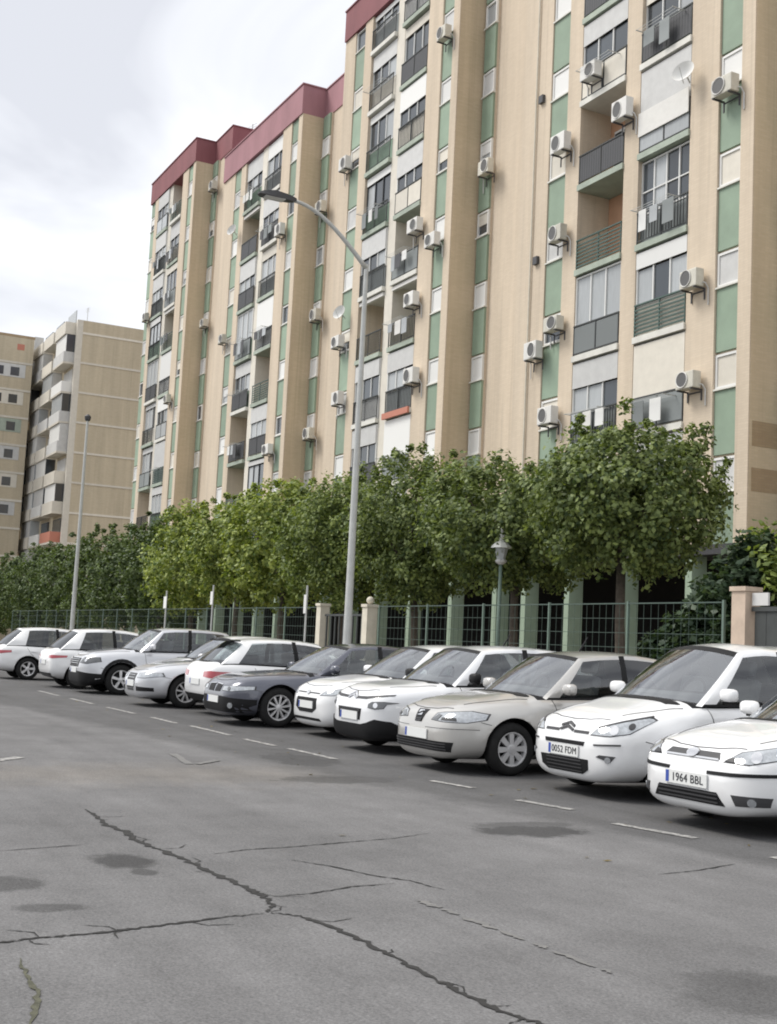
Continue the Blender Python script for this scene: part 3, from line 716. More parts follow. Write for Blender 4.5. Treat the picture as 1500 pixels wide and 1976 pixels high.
# ------------------------------------------------------------------ trees, hedge, bush
def leaves(centers, rads, per, size, seed, center, zbias=.75):
    r = np.random.default_rng(seed)
    C = np.repeat(np.asarray(centers), per, axis=0); RR = np.repeat(np.asarray(rads), per)
    n = len(C)
    d = r.normal(size=(n, 3)); d /= np.linalg.norm(d, axis=1)[:, None]
    P = C + d * (RR * r.random(n) ** .45)[:, None]
    out = P - np.asarray(center); out /= np.linalg.norm(out, axis=1)[:, None] + 1e-6
    N = out * .6 + d * .5 + r.normal(size=(n, 3)) * .55 + np.array([0, 0, zbias]); N /= np.linalg.norm(N, axis=1)[:, None]
    T = np.cross(N, r.normal(size=(n, 3))); T /= np.linalg.norm(T, axis=1)[:, None]
    T[:, 2] -= .35; T /= np.linalg.norm(T, axis=1)[:, None]
    B = np.cross(N, T)
    s = size * r.uniform(.65, 1.3, n)[:, None]
    a = P - T * s * .5; c = P + T * s * .5
    b1_ = P + B * s * .36 - N * s * .06; b2_ = P - B * s * .36 - N * s * .06
    V = np.stack([a, b1_, c, b2_], 1).reshape(-1, 3)
    return V
def leafmesh(name, V, mat):
    n = len(V) // 4
    me = bpy.data.meshes.new(name); me.vertices.add(len(V)); me.vertices.foreach_set('co', V.astype(np.float32).ravel())
    I = np.arange(4 * n).reshape(n, 4); T = np.concatenate([I[:, [0, 1, 2]], I[:, [0, 2, 3]]], 1).reshape(-1)
    me.loops.add(6 * n); me.loops.foreach_set('vertex_index', T.astype(np.int32))
    me.polygons.add(2 * n); me.polygons.foreach_set('loop_start', np.arange(0, 6 * n, 3, dtype=np.int32))
    me.update(calc_edges=True); me.validate(); me.materials.append(M[mat]); return me
def tree(x, y, zc, rx, ry, rz, ncl, per, size, mat, label, seed, lean=0.0):
    r = random.Random(seed)
    o = empty('street_tree', (x, y, .12), label, 'tree', 'trees along the fence')
    c = Vector((0, 0, zc - .12))
    cs, rs = [], []
    lobes = [(Vector((r.gauss(0, 1), r.gauss(0, 1), r.gauss(0, .8))).normalized(), r.uniform(-.22, .16)) for _ in range(9)]
    while len(cs) < ncl:
        d = Vector((r.gauss(0, 1), r.gauss(0, 1), r.gauss(0, 1))).normalized()
        rad = r.random() ** .33
        k = 1.0
        for ld, amt in lobes: k += amt * max(0, d.dot(ld)) ** 3
        p = Vector((d.x * rx, d.y * ry, d.z * rz)) * rad * k
        if p.z < -rz * .86: p.z = -rz * .86 + r.uniform(-.2, .1)
        cs.append(tuple(c + p)); rs.append(r.uniform(.22, .48))
    # long shoots breaking the outline
    for _ in range(ncl // 9):
        d = Vector((r.gauss(0, 1), r.gauss(0, 1), abs(r.gauss(.5, .7)))).normalized()
        p = Vector((d.x * rx, d.y * ry, d.z * rz)) * r.uniform(1.0, 1.16); cs.append(tuple(c + p)); rs.append(r.uniform(.10, .22))
    V = leaves(cs, rs, per, size, seed, tuple(c))
    q = bpy.data.objects.new('crown', leafmesh('crown', V, mat)); col.objects.link(q); q.parent = o
    zt = zc - rz * .55 - .12
    b = MB()
    b.tube([(0, 0, 0), (.03 * r.uniform(-1, 1), .02, .5), (lean * .4 + r.uniform(-.06, .06), r.uniform(-.06, .06), zt * .55), (lean, 0, zt)], [.17, .125, .11, .10], 9)
    b.part('trunk', M['bark'], o, smooth=True)
    for i in range(6):
        a = i * 1.05 + r.uniform(-.3, .3); e = Vector((math.cos(a) * rx * .62, math.sin(a) * ry * .62, zc - .12 + r.uniform(-.1, .5) * rz))
        s = Vector((lean, 0, zt - .15)); mid = s.lerp(e, .5) + Vector((0, 0, .12))
        MB().tube([s, mid, e], [.075, .05, .02], 6).part('limb', M['bark'], o, smooth=True)
TR = [(-22.7, 17.5, 4.95, 2.3, 2.2, 1.85, 'leaf_olive', 'dark bushy tree farthest right, in front of the nearest balconies'),
      (-27.3, 17.6, 4.6, 2.5, 2.1, 1.7, 'leaf_olive', 'lower dark tree behind the lantern'),
      (-32.2, 17.4, 4.75, 2.6, 2.2, 2.2, 'leaf_olive', 'broad tree just right of the near street lamp'),
      (-37.4, 17.5, 4.7, 2.6, 2.2, 2.25, 'leaf_mid', 'tree right behind the near street lamp pole'),
      (-42.5, 17.4, 4.85, 2.7, 2.2, 2.35, 'leaf_light', 'yellow-green tree left of the near street lamp'),
      (-47.5, 17.5, 4.7, 2.7, 2.2, 2.3, 'leaf_light', 'yellow-green tree, second left of the near street lamp'),
      (-52.7, 17.4, 4.75, 2.7, 2.2, 2.4, 'leaf_light', 'brightest yellow-green tree, last light one before the dark ones'),
      (-58.0, 17.5, 4.2, 2.8, 2.3, 2.7, 'leaf_dark', 'first dark tree left of the yellow-green ones'),
      (-63.5, 17.5, 4.1, 2.9, 2.4, 2.9, 'leaf_dark', 'dark tree beneath the left edge of the apartment blocks'),
      (-69.5, 17.5, 4.1, 3.1, 2.5, 2.9, 'leaf_dark', 'dark tree just right of the far street lamp'),
      (-76.0, 17.5, 4.0, 3.2, 2.5, 3.0, 'leaf_dark', 'dark tree behind the far street lamp pole'),
      (-83.0, 17.5, 3.9, 3.4, 2.6, 3.0, 'leaf_dark', 'dark tree just left of the far street lamp'),
      (-91.0, 17.5, 3.6, 3.9, 2.8, 3.0, 'leaf_dark', 'dark tree below the white corner column of the tan building'),
      (-100.0, 17.5, 3.5, 4.3, 3.0, 3.1, 'leaf_dark', 'dark tree near the left edge of the picture'),
      (-109.5, 17.3, 3.4, 4.5, 3.2, 3.3, 'leaf_dark', 'leftmost dark tree of the whole row')]
for i, (x, y, zc, rx, ry, rz, mt, lb) in enumerate(TR):
    near = x > -40
    tree(x, y, zc, rx, ry, rz, 420 if near else 320, 62 if near else 44, .125 if near else .17, mt, lb, 30 + i, rng.uniform(-.25, .25))
# ivy-clad slope by the gate and an overhanging bush
def shrub(name, label, cs, rs, per, size, mat, center, seed, cat):
    V = leaves(cs, rs, per, size, seed, center); V = V - np.asarray(center)
    o = empty(name, center, label, cat)
    q = bpy.data.objects.new('foliage', leafmesh('foliage', V, mat)); col.objects.link(q); q.parent = o
    b = MB()
    for i in range(4): b.tube([(i * .2 - .3, 0, 0), (i * .35 - .5, .05, .8 + .2 * i)], [.04, .015], 6)
    b.part('stems', M['bark'], o)
r_ = random.Random(5)
cs = []
for _ in range(620):
    t = r_.random(); x = -20.1 + 2.9 * t; top = 1.5 + 2.3 * t
    cs.append((x, 16.35 + r_.uniform(-.35, .35), .12 + top * r_.random() ** .8))
shrub('ivy_hedge', 'dark green ivy hedge sloping up to the salmon gate pillar', cs, [r_.uniform(.14, .26) for _ in cs], 30, .15, 'hedge', (-18.7, 16.35, .12), 91, 'hedge')
cs = [(-16.6 + r_.gauss(0, .9), 16.9 + r_.gauss(0, .4), 3.25 + r_.gauss(0, .36)) for _ in range(150)]
cs += [(-16.6 + r_.gauss(0, .3), 16.9 + r_.gauss(0, .2), .3 + 2.8 * r_.random()) for _ in range(60)]
shrub('bush', 'loose green bush overhanging the gate at the right edge', cs, [r_.uniform(.15, .3) for _ in cs], 22, .15, 'leaf_mid', (-16.6, 16.9, .12), 92, 'bush')

# ------------------------------------------------------------------ fence, gate, pillars
def fence(x0, x1, y, label):
    root = empty('mesh_fence', ((x0 + x1) / 2, y, .12), label, 'fence')
    n = max(1, round((x1 - x0) / 2.6)); w = (x1 - x0) / n; h = 2.36
    post = cached(('fpost',), lambda: MB().box(-.024, .024, -.024, .024, 0, h + .05).mesh('post', M['fence_post']))
    def mk():
        b = MB()
        for i in range(13): xx = -w/2 + .05 + i * (w - .1) / 12; b.box(xx - .003, xx + .003, -.003, .003, .06, h)
        for i in range(9): z = .06 + i * (h - .06) / 8; b.box(-w/2 + .03, w/2 - .03, -.005, .005, z - .005, z + .005)
        b.box(-w/2 + .03, w/2 - .03, -.014, .014, h - .005, h + .02)
        return b.mesh('mesh_panel', M['fence'])
    pan = cached(('fpan', round(w, 3)), mk)
    for i in range(n + 1): inst('post', post, root, (x0 + i * w, y, .12))
    for i in range(n): inst('mesh_panel', pan, root, (x0 + (i + .5) * w, y, .12))
fence(-31.0, -17.3, 15.6, 'green mesh fence between the cream gate pillars and the salmon pillar')
fence(-84.0, -35.2, 15.6, 'long green mesh fence left of the near street lamp, under the trees')
def pillar(x, y, w, h, mat, label, ball=False):
    o = empty('gate_pillar', (x, y, .12), label, 'pillar', 'gate pillars')
    MB().box(-w/2, w/2, -w/2, w/2, 0, h).part('shaft', M[mat], o)
    MB().box(-w/2 - .03, w/2 + .03, -w/2 - .03, w/2 + .03, h + .001, h + .08).part('cap', M[mat], o)
    if ball:
        MB().lathe([(h + .08 + .11 * (1 - math.cos(t)), .11 * math.sin(t) + .001) for t in [math.pi * k / 8 for k in range(9)]], 12, 'Z').part('ball', M[mat], o, smooth=True)
pillar(-16.75, 15.6, .34, 2.55, 'pillar', 'salmon gate pillar at the right edge beside the ivy hedge')
pillar(-31.6, 15.6, .32, 2.35, 'pillar_cream', 'cream gate pillar with ball top right of the near lamp pole', True)
pillar(-34.8, 15.6, .30, 2.4, 'pillar_cream', 'cream gate pillar left of the near lamp pole')
o = empty('metal_gate', (-15.2, 15.6, .12), 'dark metal gate right of the salmon pillar', 'gate')
for i in range(10): MB().box(-1.3 + i * .28, -1.3 + i * .28 + .27, -.02, .02, .05, 2.2).part('slat', M['iron'], o)
MB().box(-1.35, 1.55, -.05, .05, 2.201, 2.28).part('top_rail', M['iron'], o)
MB().box(-1.33, -.95, -.06, -.021, 2.30, 2.52).part('name_plate', M['grey_white'], o)
o = empty('metal_gate', (-33.2, 15.6, .12), 'dark gate between the two cream pillars behind the near lamp pole', 'gate')
for i in range(9): MB().box(-1.3 + i * .3, -1.3 + i * .3 + .05, -.02, .02, .05, 2.1).part('bar', M['iron'], o)
MB().box(-1.38, 1.4, -.03, .03, 2.1, 2.16).part('top_rail', M['iron'], o)
MB().box(-1.38, 1.4, -.03, .03, .02, .05).part('bottom_rail', M['iron'], o)

# ------------------------------------------------------------------ street lamps, lantern, sign posts
def lamp_meshes():
    pole = MB(); pole.tube([(0, 0, 0), (0, 0, .9), (0, 0, 10.7)], [.125, .105, .055], 14); p = pole.mesh('pole', M['steel'], smooth=True, angle=40)
    b = MB().lathe([(0, .22), (.05, .22), (.06, .17), (.45, .165), (.5, .14)], 14, 'Z').mesh('base_collar', M['steel'], smooth=True, angle=40)
    pts = []
    for k in range(13):
        t = k / 12; pts.append((0, -2.05 * t, 10.6 + 1.32 * math.sin(t * math.pi / 2 * .98)))
    a = MB().tube(pts, [.06 - .018 * k / 12 for k in range(13)], 10).mesh('arm', M['steel'], smooth=True)
    h = MB(); 
    hd = [[(x_, y_, 11.92 + z_) for x_, z_ in sec] for y_, sec in (
        (-1.98, [(-.05, -.03), (.05, -.03), (.05, .05), (-.05, .05)]), (-2.15, [(-.10, -.05), (.10, -.05), (.08, .09), (-.08, .09)]),
        (-2.55, [(-.17, -.05), (.17, -.05), (.12, .12), (-.12, .12)]), (-2.85, [(-.15, -.04), (.15, -.04), (.10, .06), (-.10, .06)]), (-2.95, [(-.08, -.02), (.08, -.02), (.06, .02), (-.06, .02)]))]
    h.grid(hd, wrap=True); h.add(hd[0], [(0, 1, 2, 3)]); h.add(hd[-1], [(3, 2, 1, 0)])
    hm = h.mesh('lamp_head', M['trim'], weld=True)
    ln = MB().box(-.12, .12, -2.8, -2.3, 11.85, 11.869).mesh('diffuser', M['grey_white'])
    return (('pole', p), ('base_collar', b), ('arm', a), ('lamp_head', hm), ('diffuser', ln))
LM = lamp_meshes()
for x, lb in ((-27.5, 'tall grey street lamp with curved arm in front of the near trees'), (-56.0, 'far grey lamp pole at the left, against the tan brick building')):
    o = empty('street_lamp', (x, 13.0, .125), lb, 'street lamp', 'street lamps')
    for nme, me in (LM if x > -30 else LM[:2]):
        q = bpy.data.objects.new(nme, me); col.objects.link(q); q.parent = o
MB().lathe([(10.7, .075), (10.74, .13), (10.9, .15), (11.0, .05), (11.01, .001)], 12, 'Z').part('lamp_head', M['trim'], o)
o = empty('garden_lantern', (-25.95, 16.3, .12), 'ornate pale lantern on a post in front of the dark trees', 'lantern')
MB().tube([(0, 0, 0), (0, 0, 3.4)], [.06, .045], 10).part('post', M['fence_post'], o, smooth=True)
MB().lathe([(3.4, .05), (3.46, .14), (3.5, .15), (3.53, .10)], 8, 'Z').part('lantern_base', M['grey_white'], o)
MB().lathe([(3.53, .10), (3.8, .17)], 6, 'Z').part('lantern_glass', M['curtain'], o)
MB().lathe([(3.8, .26), (3.84, .25), (3.98, .11), (4.03, .05), (4.1, .085), (4.16, .05), (4.42, .012), (4.43, .001)], 10, 'Z').part('lantern_roof', M['white'], o)
def sign(x, y, z, w, h, label):
    o = empty('sign_post', (x, y, .125), label, 'sign', 'small sign posts')
    MB().tube([(0, 0, 0), (0, 0, z + h)], .03, 8).part('post', M['steel'], o)
    MB().box(-w/2, w/2, -.05, -.032, z - h/2, z + h/2).part('plate', M['white'], o)
sign(-43.6, 13.4, 2.45, .32, .42, 'white plate on a post left of the yellow-green trees')
sign(-38.6, 13.4, 2.55, .22, .42, 'narrow white plate on a post beneath the yellow-green trees')
sign(-31.0, 13.4, 2.3, .16, .5, 'thin white plate on a post left of the near lamp pole')

lr = np.random.default_rng(3); nl = 900
px = lr.uniform(-48, -6, nl); py = np.where(lr.random(nl) < .62, lr.normal(12.0, .35, nl), np.where(lr.random(nl) < .5, lr.normal(13.8, .9, nl), lr.normal(7.2, 1.3, nl)))
pz = np.where(py > 12.38, .132, np.where(py > 12.2, .138, .008))
an = lr.uniform(0, 6.28, nl); sz = lr.uniform(.02, .05, nl)
ta = np.stack([np.cos(an), np.sin(an), lr.uniform(-.1, .25, nl)], 1) * sz[:, None]; tb = np.stack([-np.sin(an), np.cos(an), lr.uniform(-.1, .2, nl)], 1) * (sz * .5)[:, None]
pc = np.stack([px, py, pz], 1)
lo_ = bpy.data.objects.new('leaf_litter', leafmesh('leaf_litter', np.stack([pc - ta, pc + tb, pc + ta, pc - tb], 1).reshape(-1, 3), 'leaf_litter')); link(lo_)
lo_['kind'] = 'stuff'; tag(lo_, 'scattered dry leaves on the road edge and pavement', 'leaves')
# ------------------------------------------------------------------ cars
def mono(keys):
    xs = np.array([k[0] for k in keys], float); ys = np.array([k[1] for k in keys], float)
    h = np.diff(xs); d = np.diff(ys) / h; mm = np.zeros(len(xs)); mm[0] = d[0]; mm[-1] = d[-1]
    for i in range(1, len(xs) - 1):
        if d[i - 1] * d[i] > 0:
            w1 = 2 * h[i] + h[i - 1]; w2 = h[i] + 2 * h[i - 1]; mm[i] = (w1 + w2) / (w1 / d[i - 1] + w2 / d[i])
    def f(x):
        x = min(max(x, xs[0]), xs[-1]); i = min(int(np.searchsorted(xs, x, 'right')) - 1, len(h) - 1)
        t = (x - xs[i]) / h[i]
        return float((2*t**3 - 3*t**2 + 1) * ys[i] + (t**3 - 2*t**2 + t) * h[i] * mm[i] + (-2*t**3 + 3*t**2) * ys[i+1] + (t**3 - t**2) * h[i] * mm[i+1])
    return f

def wheel_meshes(rad, wid, spokes, mat, style):
    key = ('wheel', rad, wid, spokes, mat, style)
    def mk():
        ty = MB(); r0 = rad * .64
        ty.lathe([(-wid/2 + .01, r0), (-wid/2, r0 + .02), (-wid/2 - .004, rad * .86), (-wid/2 + .02, rad * .97), (-wid/2 + .045, rad), (wid/2 - .045, rad), (wid/2 - .02, rad * .97), (wid/2 + .004, rad * .86), (wid/2, r0 + .02), (wid/2 - .01, r0)], 36, 'X', close=True)
        tm = ty.mesh('tyre', M['rubber'], smooth=True)
        rm = MB(); xo = wid/2 - .012
        rm.lathe([(-wid/2 + .02, r0 - .01), (xo - .05, r0 - .03), (xo, r0 - .012), (xo + .004, r0 + .008), (xo - .02, r0 + .012)], 36, 'X')     # barrel and lip
        rm.lathe([(xo - .075, .001), (xo - .075, r0 - .02)], 24, 'X', mi=1)                                   # dark disc behind the spokes
        rm.lathe([(xo + .0, .001), (xo - .002, .028), (xo - .006, .05), (xo - .03, .062)], 18, 'X')           # hub
        for k in range(spokes):
            a = 2 * math.pi * k / spokes; ca, sa = math.cos(a), math.sin(a)
            w0, w1 = (.024, .034) if style == 'fat' else ((.013, .017) if style == 'thin' else (.018, .022))
            def pt(r_, t_, x_): return (x_, ca * r_ - sa * t_, sa * r_ + ca * t_)
            r_a, r_b = .045, r0 - .012
            rm.add([pt(r_a, -w0, xo - .012), pt(r_a, w0, xo - .012), pt(r_b, w1, xo - .008), pt(r_b, -w1, xo - .008), pt(r_a, -w0, xo - .05), pt(r_a, w0, xo - .05), pt(r_b, w1, xo - .05), pt(r_b, -w1, xo - .05)],
                   [(0, 1, 2, 3), (4, 7, 6, 5), (0, 4, 5, 1), (1, 5, 6, 2), (2, 6, 7, 3), (3, 7, 4, 0)])
        return tm, rm.mesh('rim', [M[mat], M['black']], smooth=True, angle=35)
    return cached(key, mk)

def text_mesh(body, size):
    cu = bpy.data.curves.new('txt', 'FONT'); cu.body = body; cu.size = size; cu.align_x = 'CENTER'; cu.align_y = 'CENTER'; cu.extrude = .001; cu.space_character = 1.05
    ob = bpy.data.objects.new('txt', cu); col.objects.link(ob)
    me = bpy.data.meshes.new_from_object(ob.evaluated_get(bpy.context.evaluated_depsgraph_get()))
    bpy.data.objects.remove(ob); return me

class Car:
    def __init__(s, **k):
        s.__dict__.update(dict(L=4.0, W=.85, H=1.46, paint='p_white', cowl=1.12, belt=.93, wb=(.80, 3.28), wr=.305, ww=.19, spokes=7, wstyle='mid', rim='alloy', nose=.74,
                               zhi=None, zlo=None, wk=None, n=4.4, ws=(1.02, 1.78), rear=(3.35, 3.86), wtop=.69, sill=.18, tint='glass', side=None, crown=.045, cladding=False, rearglass='glass_dark', win2=.86, seats='seat', bonnet_line=True, antenna=False, roofpaint=None))
        s.__dict__.update(k)
    def build(s, name, label, x, y, nose_in=False, group='parked cars'):
        L, W, H = s.L, s.W, s.H
        zhi = mono(s.zhi or [(0, s.nose - .26), (.015, s.nose - .20), (.06, s.nose - .10), (.14, s.nose - .03), (.3, s.nose + .035), (.65, s.nose + (s.belt - s.nose) * .62), (s.cowl - .05, s.belt - .005), (s.cowl + .4, s.belt + .005), (2.4, s.belt + .025), (L - .55, s.belt + .05), (L - .16, s.belt + .02), (L - .05, s.belt - .06), (L - .01, s.belt - .2), (L, s.belt - .26)])
        zlo = mono(s.zlo or [(0, .36), (.015, .27), (.05, .185), (.14, .15), (.5, s.sill - .03), (L - .5, s.sill + .01), (L - .14, .24), (L - .03, .33), (L, .42)])
        wk = mono(s.wk or [(0, .50 * W), (.015, .58 * W), (.05, .68 * W), (.12, .79 * W), (.25, .885 * W), (.45, .95 * W), (.8, .99 * W), (1.4, W), (L * .7, W), (L - .5, .97 * W), (L - .2, .91 * W), (L - .06, .82 * W), (L - .012, .72 * W), (L, .62 * W)])
        root = empty(name, (x, y - .2, 0.002), label, 'car', group)
        if nose_in: root.rotation_euler = (0, 0, math.pi)
        # ---- lower body
        ys = sorted(set([0, .006, .015, .03, .05, .08, .12, .17, .23, .3] + [round(.38 + i * (L - .76) / 44, 4) for i in range(45)] + [L - v for v in (0, .006, .015, .03, .05, .08, .12, .17, .23, .3)]))
        NT = 64; rows = []
        for yy in ys:
            w, a, b = wk(yy), zlo(yy), zhi(yy); zc = (a + b) / 2; hz = (b - a) / 2; ring = []
            for i in range(NT):
                t = 2 * math.pi * (i + .5) / NT; c_, s_ = math.cos(t), math.sin(t)
                n = s.n + (1.6 if (s_ > 0 and yy > s.cowl) else 0)
                r_ = (abs(c_) ** n + abs(s_) ** n) ** (-1 / n)
                px, pz = r_ * c_, r_ * s_
                z = zc + hz * pz; xx = w * px
                if z > .55: xx *= 1 - .055 * ((z - .55) / .4) ** 2
                if z < .45: xx *= 1 - .05 * ((.45 - z) / .3) ** 2
                side = abs(px) ** 6
                for wy in s.wb:                                             # flared arches
                    d = math.hypot(yy - wy, z - s.wr); xx += math.copysign(.022 * math.exp(-((d - s.wr - .075) / .055) ** 2) * side, xx)
                if .5 < yy < L - .3:                                       # waist crease and rubbing-strip hollow
                    xx += math.copysign(.012 * math.exp(-((z - s.belt + .15) / .035) ** 2) * side, xx) - math.copysign(.014 * math.exp(-((z - .40) / .09) ** 2) * side, xx)
                if s.bonnet_line and yy < s.cowl and s_ > 0 and yy > .08:   # raised bonnet centre
                    q = min(1, (yy - .08) / .3); z += q * (.012 / (1 + math.exp(-(.66 * w - abs(xx)) / .022)) - .006)
                ring.append((xx, yy, z))
            rows.append(ring)
        mb = MB(); mb.grid(rows, wrap=True)
        mb.add(rows[0], [tuple(range(NT))]); mb.add(rows[-1], [tuple(range(NT - 1, -1, -1))])
        # cabin deck (hidden under the glass) is dark interior
        for fi, f in enumerate(mb.f):
            if len(f) == 4:
                c = [sum(mb.v[q][k] for q in f) / 4 for k in range(3)]
                if s.ws[0] + .12 < c[1] < s.rear[1] - .1 and c[2] > zhi(c[1]) - .06 and abs(c[0]) < wk(c[1]) * .86: mb.mi[fi] = 1
                elif s.cladding and c[2] < .36: mb.mi[fi] = 2
                elif c[2] < zlo(c[1]) + .022 and .1 < c[1] < L - .1: mb.mi[fi] = 2
        me = mb.mesh('body', [M[s.paint], M['dark'], M['black']], weld=True)
        body = bpy.data.objects.new('body', me); col.objects.link(body)
        cut = MB()
        for wy in s.wb:
            for sd in (-1, 1):
                xa, xb = sd * (W - .30), sd * (W + .3); rc = s.wr + .055
                v = []; f = []; n = 40
                for xx in (xa, xb): v += [(xx, wy + rc * math.cos(2 * math.pi * k / n), s.wr + rc * math.sin(2 * math.pi * k / n)) for k in range(n)]
                f = [(k, (k + 1) % n, n + (k + 1) % n, n + k) for k in range(n)] + [tuple(range(n - 1, -1, -1)), tuple(range(n, 2 * n))]
                cut.add(v, f)
        co = bpy.data.objects.new('cut', cut.mesh('cut', M['black'])); col.objects.link(co)
        md = body.modifiers.new('b', 'BOOLEAN'); md.operation = 'DIFFERENCE'; md.object = co; md.solver = 'EXACT'
        try: md.material_mode = 'TRANSFER'
        except Exception: pass
        dg = bpy.context.evaluated_depsgraph_get()
        nm = bpy.data.meshes.new_from_object(body.evaluated_get(dg)); nm.name = 'body'
        body.modifiers.clear(); body.data = nm; bpy.data.objects.remove(co)
        nm.polygons.foreach_set('use_smooth', [True] * len(nm.polygons)); nm.set_sharp_from_angle(angle=R(38))
        body.parent = root; s.body = body; s.root = root
        bm = bmesh.new(); bm.from_mesh(nm); s.bvh = BVHTree.FromBMesh(bm); bm.free()
        # ---- greenhouse
        yb0, yt0 = s.ws; yr_t, yr_b = s.rear
        bowb, bowt, rb, rtp = .26, .10, .10, .06
        A0 = (yb0 + bowb, yt0 + bowt); Z0 = (yr_b - rb, yr_t - rtp)
        zbase = lambda yy: zhi(yy) - .055
        wbase = lambda yy: wk(yy) * .888
        he = mono([(A0[1], H - .105), (A0[1] + .35, H - .062), ((A0[1] + Z0[1]) / 2, H - s.crown - .002), (Z0[1] - .3, H - .065), (Z0[1], H - .10)])
        wtp = mono([(A0[1], W * (s.wtop - .03)), ((A0[1] + Z0[1]) / 2, W * s.wtop), (Z0[1], W * (s.wtop - .05))])
        yB = s.ws[0] + .38 + .99; yC = min(yB + .09 + s.win2, Z0[0] - .22)
        cols = [(A0[0], A0[1]), (A0[0] + .17, A0[1] + .05), (yB, yB + .04), (yB + .09, yB + .12), (yC, min(yC - .06, Z0[1] - .14)), Z0]; kinds = ['A', 'g', 'B', 'g', 'C']
        V = [0, .045, .25, .5, .75, .915, 1.0]
        fine = []; fk = []
        for (c0, c1, k) in zip(cols[:-1], cols[1:], kinds):
            nsub = max(1, int(abs(c1[1] - c0[1]) / .12)); 
            for q in range(nsub): fine.append((c0[0] + (c1[0] - c0[0]) * q / nsub, c0[1] + (c1[1] - c0[1]) * q / nsub)); fk.append(k)
        fine.append(cols[-1])
        def sidept(cb, ct, v, sd):
            p = Vector((wbase(cb), cb, zbase(cb))); q = Vector((wtp(ct), ct, he(ct)))
            r_ = p.lerp(q, v); r_.x += .028 * math.sin(math.pi * v) ; return Vector((sd * r_.x, r_.y, r_.z))
        def outward(ob):
            me_ = ob.data; k_ = sum((p.center - Vector((0, s.L * .55, s.belt - .3))).dot(p.normal) for p in me_.polygons)
            if k_ < 0: me_.flip_normals()
        shell = MB(); trim = MB(); tr_ = M[s.tint]
        rearglass = s.rearglass
        for sd in (-1, 1):
            run = []; prevk = None; gl = None; gidx = 0
            for j in range(len(fine) - 1):
                k = fk[j]
                P = [[sidept(*fine[j + q], v, sd) for v in V] for q in (0, 1)]
                for i in range(len(V) - 1):
                    quad = [P[0][i], P[1][i], P[1][i + 1], P[0][i + 1]]
                    if k == 'g' and 1 <= i <= 4:
                        if gl is None: gl = MB()
                        gl.add(quad, [(0, 1, 2, 3)])
                    elif k == 'B' or i == 0 or (k == 'g' and i == 5 and False): trim.add(quad, [(0, 1, 2, 3)])
                    else: shell.add(quad, [(0, 1, 2, 3)])
                if k == 'g' and (j + 1 == len(fk) or fk[j + 1] != 'g'):
                    outward(gl.part('side_window', M[rearglass] if gidx > 0 else tr_, root, smooth=True, weld=True)); gl = None; gidx += 1
        Aset = [-1, -.93] + [-.93 + 1.86 * k / 10 for k in range(1, 10)] + [.93, 1]
        def across(c, bow_b, bow_t, v, a, sgn):
            cb, ct = c; q = 1 - a * a
            pb = Vector((a * wbase(cb), cb - sgn * bow_b * q, zbase(cb) + .045 * q)); pt = Vector((a * wtp(ct), ct - sgn * bow_t * q, he(ct) + s.crown * q))
            r_ = pb.lerp(pt, v); r_.x += a * .028 * math.sin(math.pi * v); bl = math.sin(math.pi * v) * .03 * q; r_.y -= sgn * bl; r_.z += bl * .5
            return r_
        for (c, bb, bt, sgn, nme) in ((fine[0], bowb, bowt, 1, 'windscreen'), (fine[-1], rb, rtp, -1, 'rear_window')):
            g = MB()
            for j in range(len(Aset) - 1):
                for i in range(len(V) - 1):
                    quad = [across(c, bb, bt, V[i], Aset[j], sgn), across(c, bb, bt, V[i], Aset[j + 1], sgn), across(c, bb, bt, V[i + 1], Aset[j + 1], sgn), across(c, bb, bt, V[i + 1], Aset[j], sgn)]
                    if j in (0, len(Aset) - 2): shell.add(quad, [(0, 1, 2, 3)])
                    elif i == 0: trim.add(quad, [(0, 1, 2, 3)])
                    elif i == 5: (shell if sgn < 0 else trim).add(quad, [(0, 1, 2, 3)])
                    else: g.add(quad, [(0, 1, 2, 3)])
            outward(g.part(nme, M['glass_screen'] if sgn > 0 else M[rearglass], root, smooth=True, weld=True))
        nf = len(fine); roof = MB(); rr = []
        for j, (cb, ct) in enumerate(fine):
            u = j / (nf - 1); b_ = bowt * (1 - u) - rtp * u
            rr.append([Vector((a * wtp(ct), ct - b_ * (1 - a * a), he(ct) + s.crown * (1 - a * a) ** .8)) for a in Aset])
        for j in range(nf - 1):
            for i in range(len(Aset) - 1): shell.add([rr[j][i], rr[j][i + 1], rr[j + 1][i + 1], rr[j + 1][i]], [(0, 1, 2, 3)])
        shell.part('cabin_shell', M[s.roofpaint or s.paint], root, smooth=True, weld=True, angle=50)
        trim.part('window_trim', M['black'], root, smooth=True, weld=True)
        # ---- interior
        dz = s.belt
        for sx in (-1, 1):
            st = bevel_mesh(MB().box(-.23, .23, -.06, .07, -.25, .22).mesh('seat', M[s.seats]), .05, 3)
            so = bpy.data.objects.new('seat', st); col.objects.link(so); so.parent = root; so.location = (sx * .36, s.ws[1] + .30, dz + .02); so.rotation_euler = (R(-14), 0, 0)
            hm = bevel_mesh(MB().box(-.13, .13, -.05, .05, 0, .17).mesh('headrest', M[s.seats]), .045, 3)
            ho = bpy.data.objects.new('headrest', hm); col.objects.link(ho); ho.parent = so; ho.location = (0, 0, .25)
        bm_ = bevel_mesh(MB().box(-.6, .6, -.06, .07, -.2, .16).mesh('rear_seat', M[s.seats]), .05, 3)
        ro = bpy.data.objects.new('rear_seat', bm_); col.objects.link(ro); ro.parent = root; ro.location = (0, min(s.rear[0] + .02, s.ws[1] + 1.25), dz + .02)
        dbm = bevel_mesh(MB().box(-W * .78, W * .78, 0, .34, -.10, .10).mesh('dashboard', M['dash']), .06, 3)
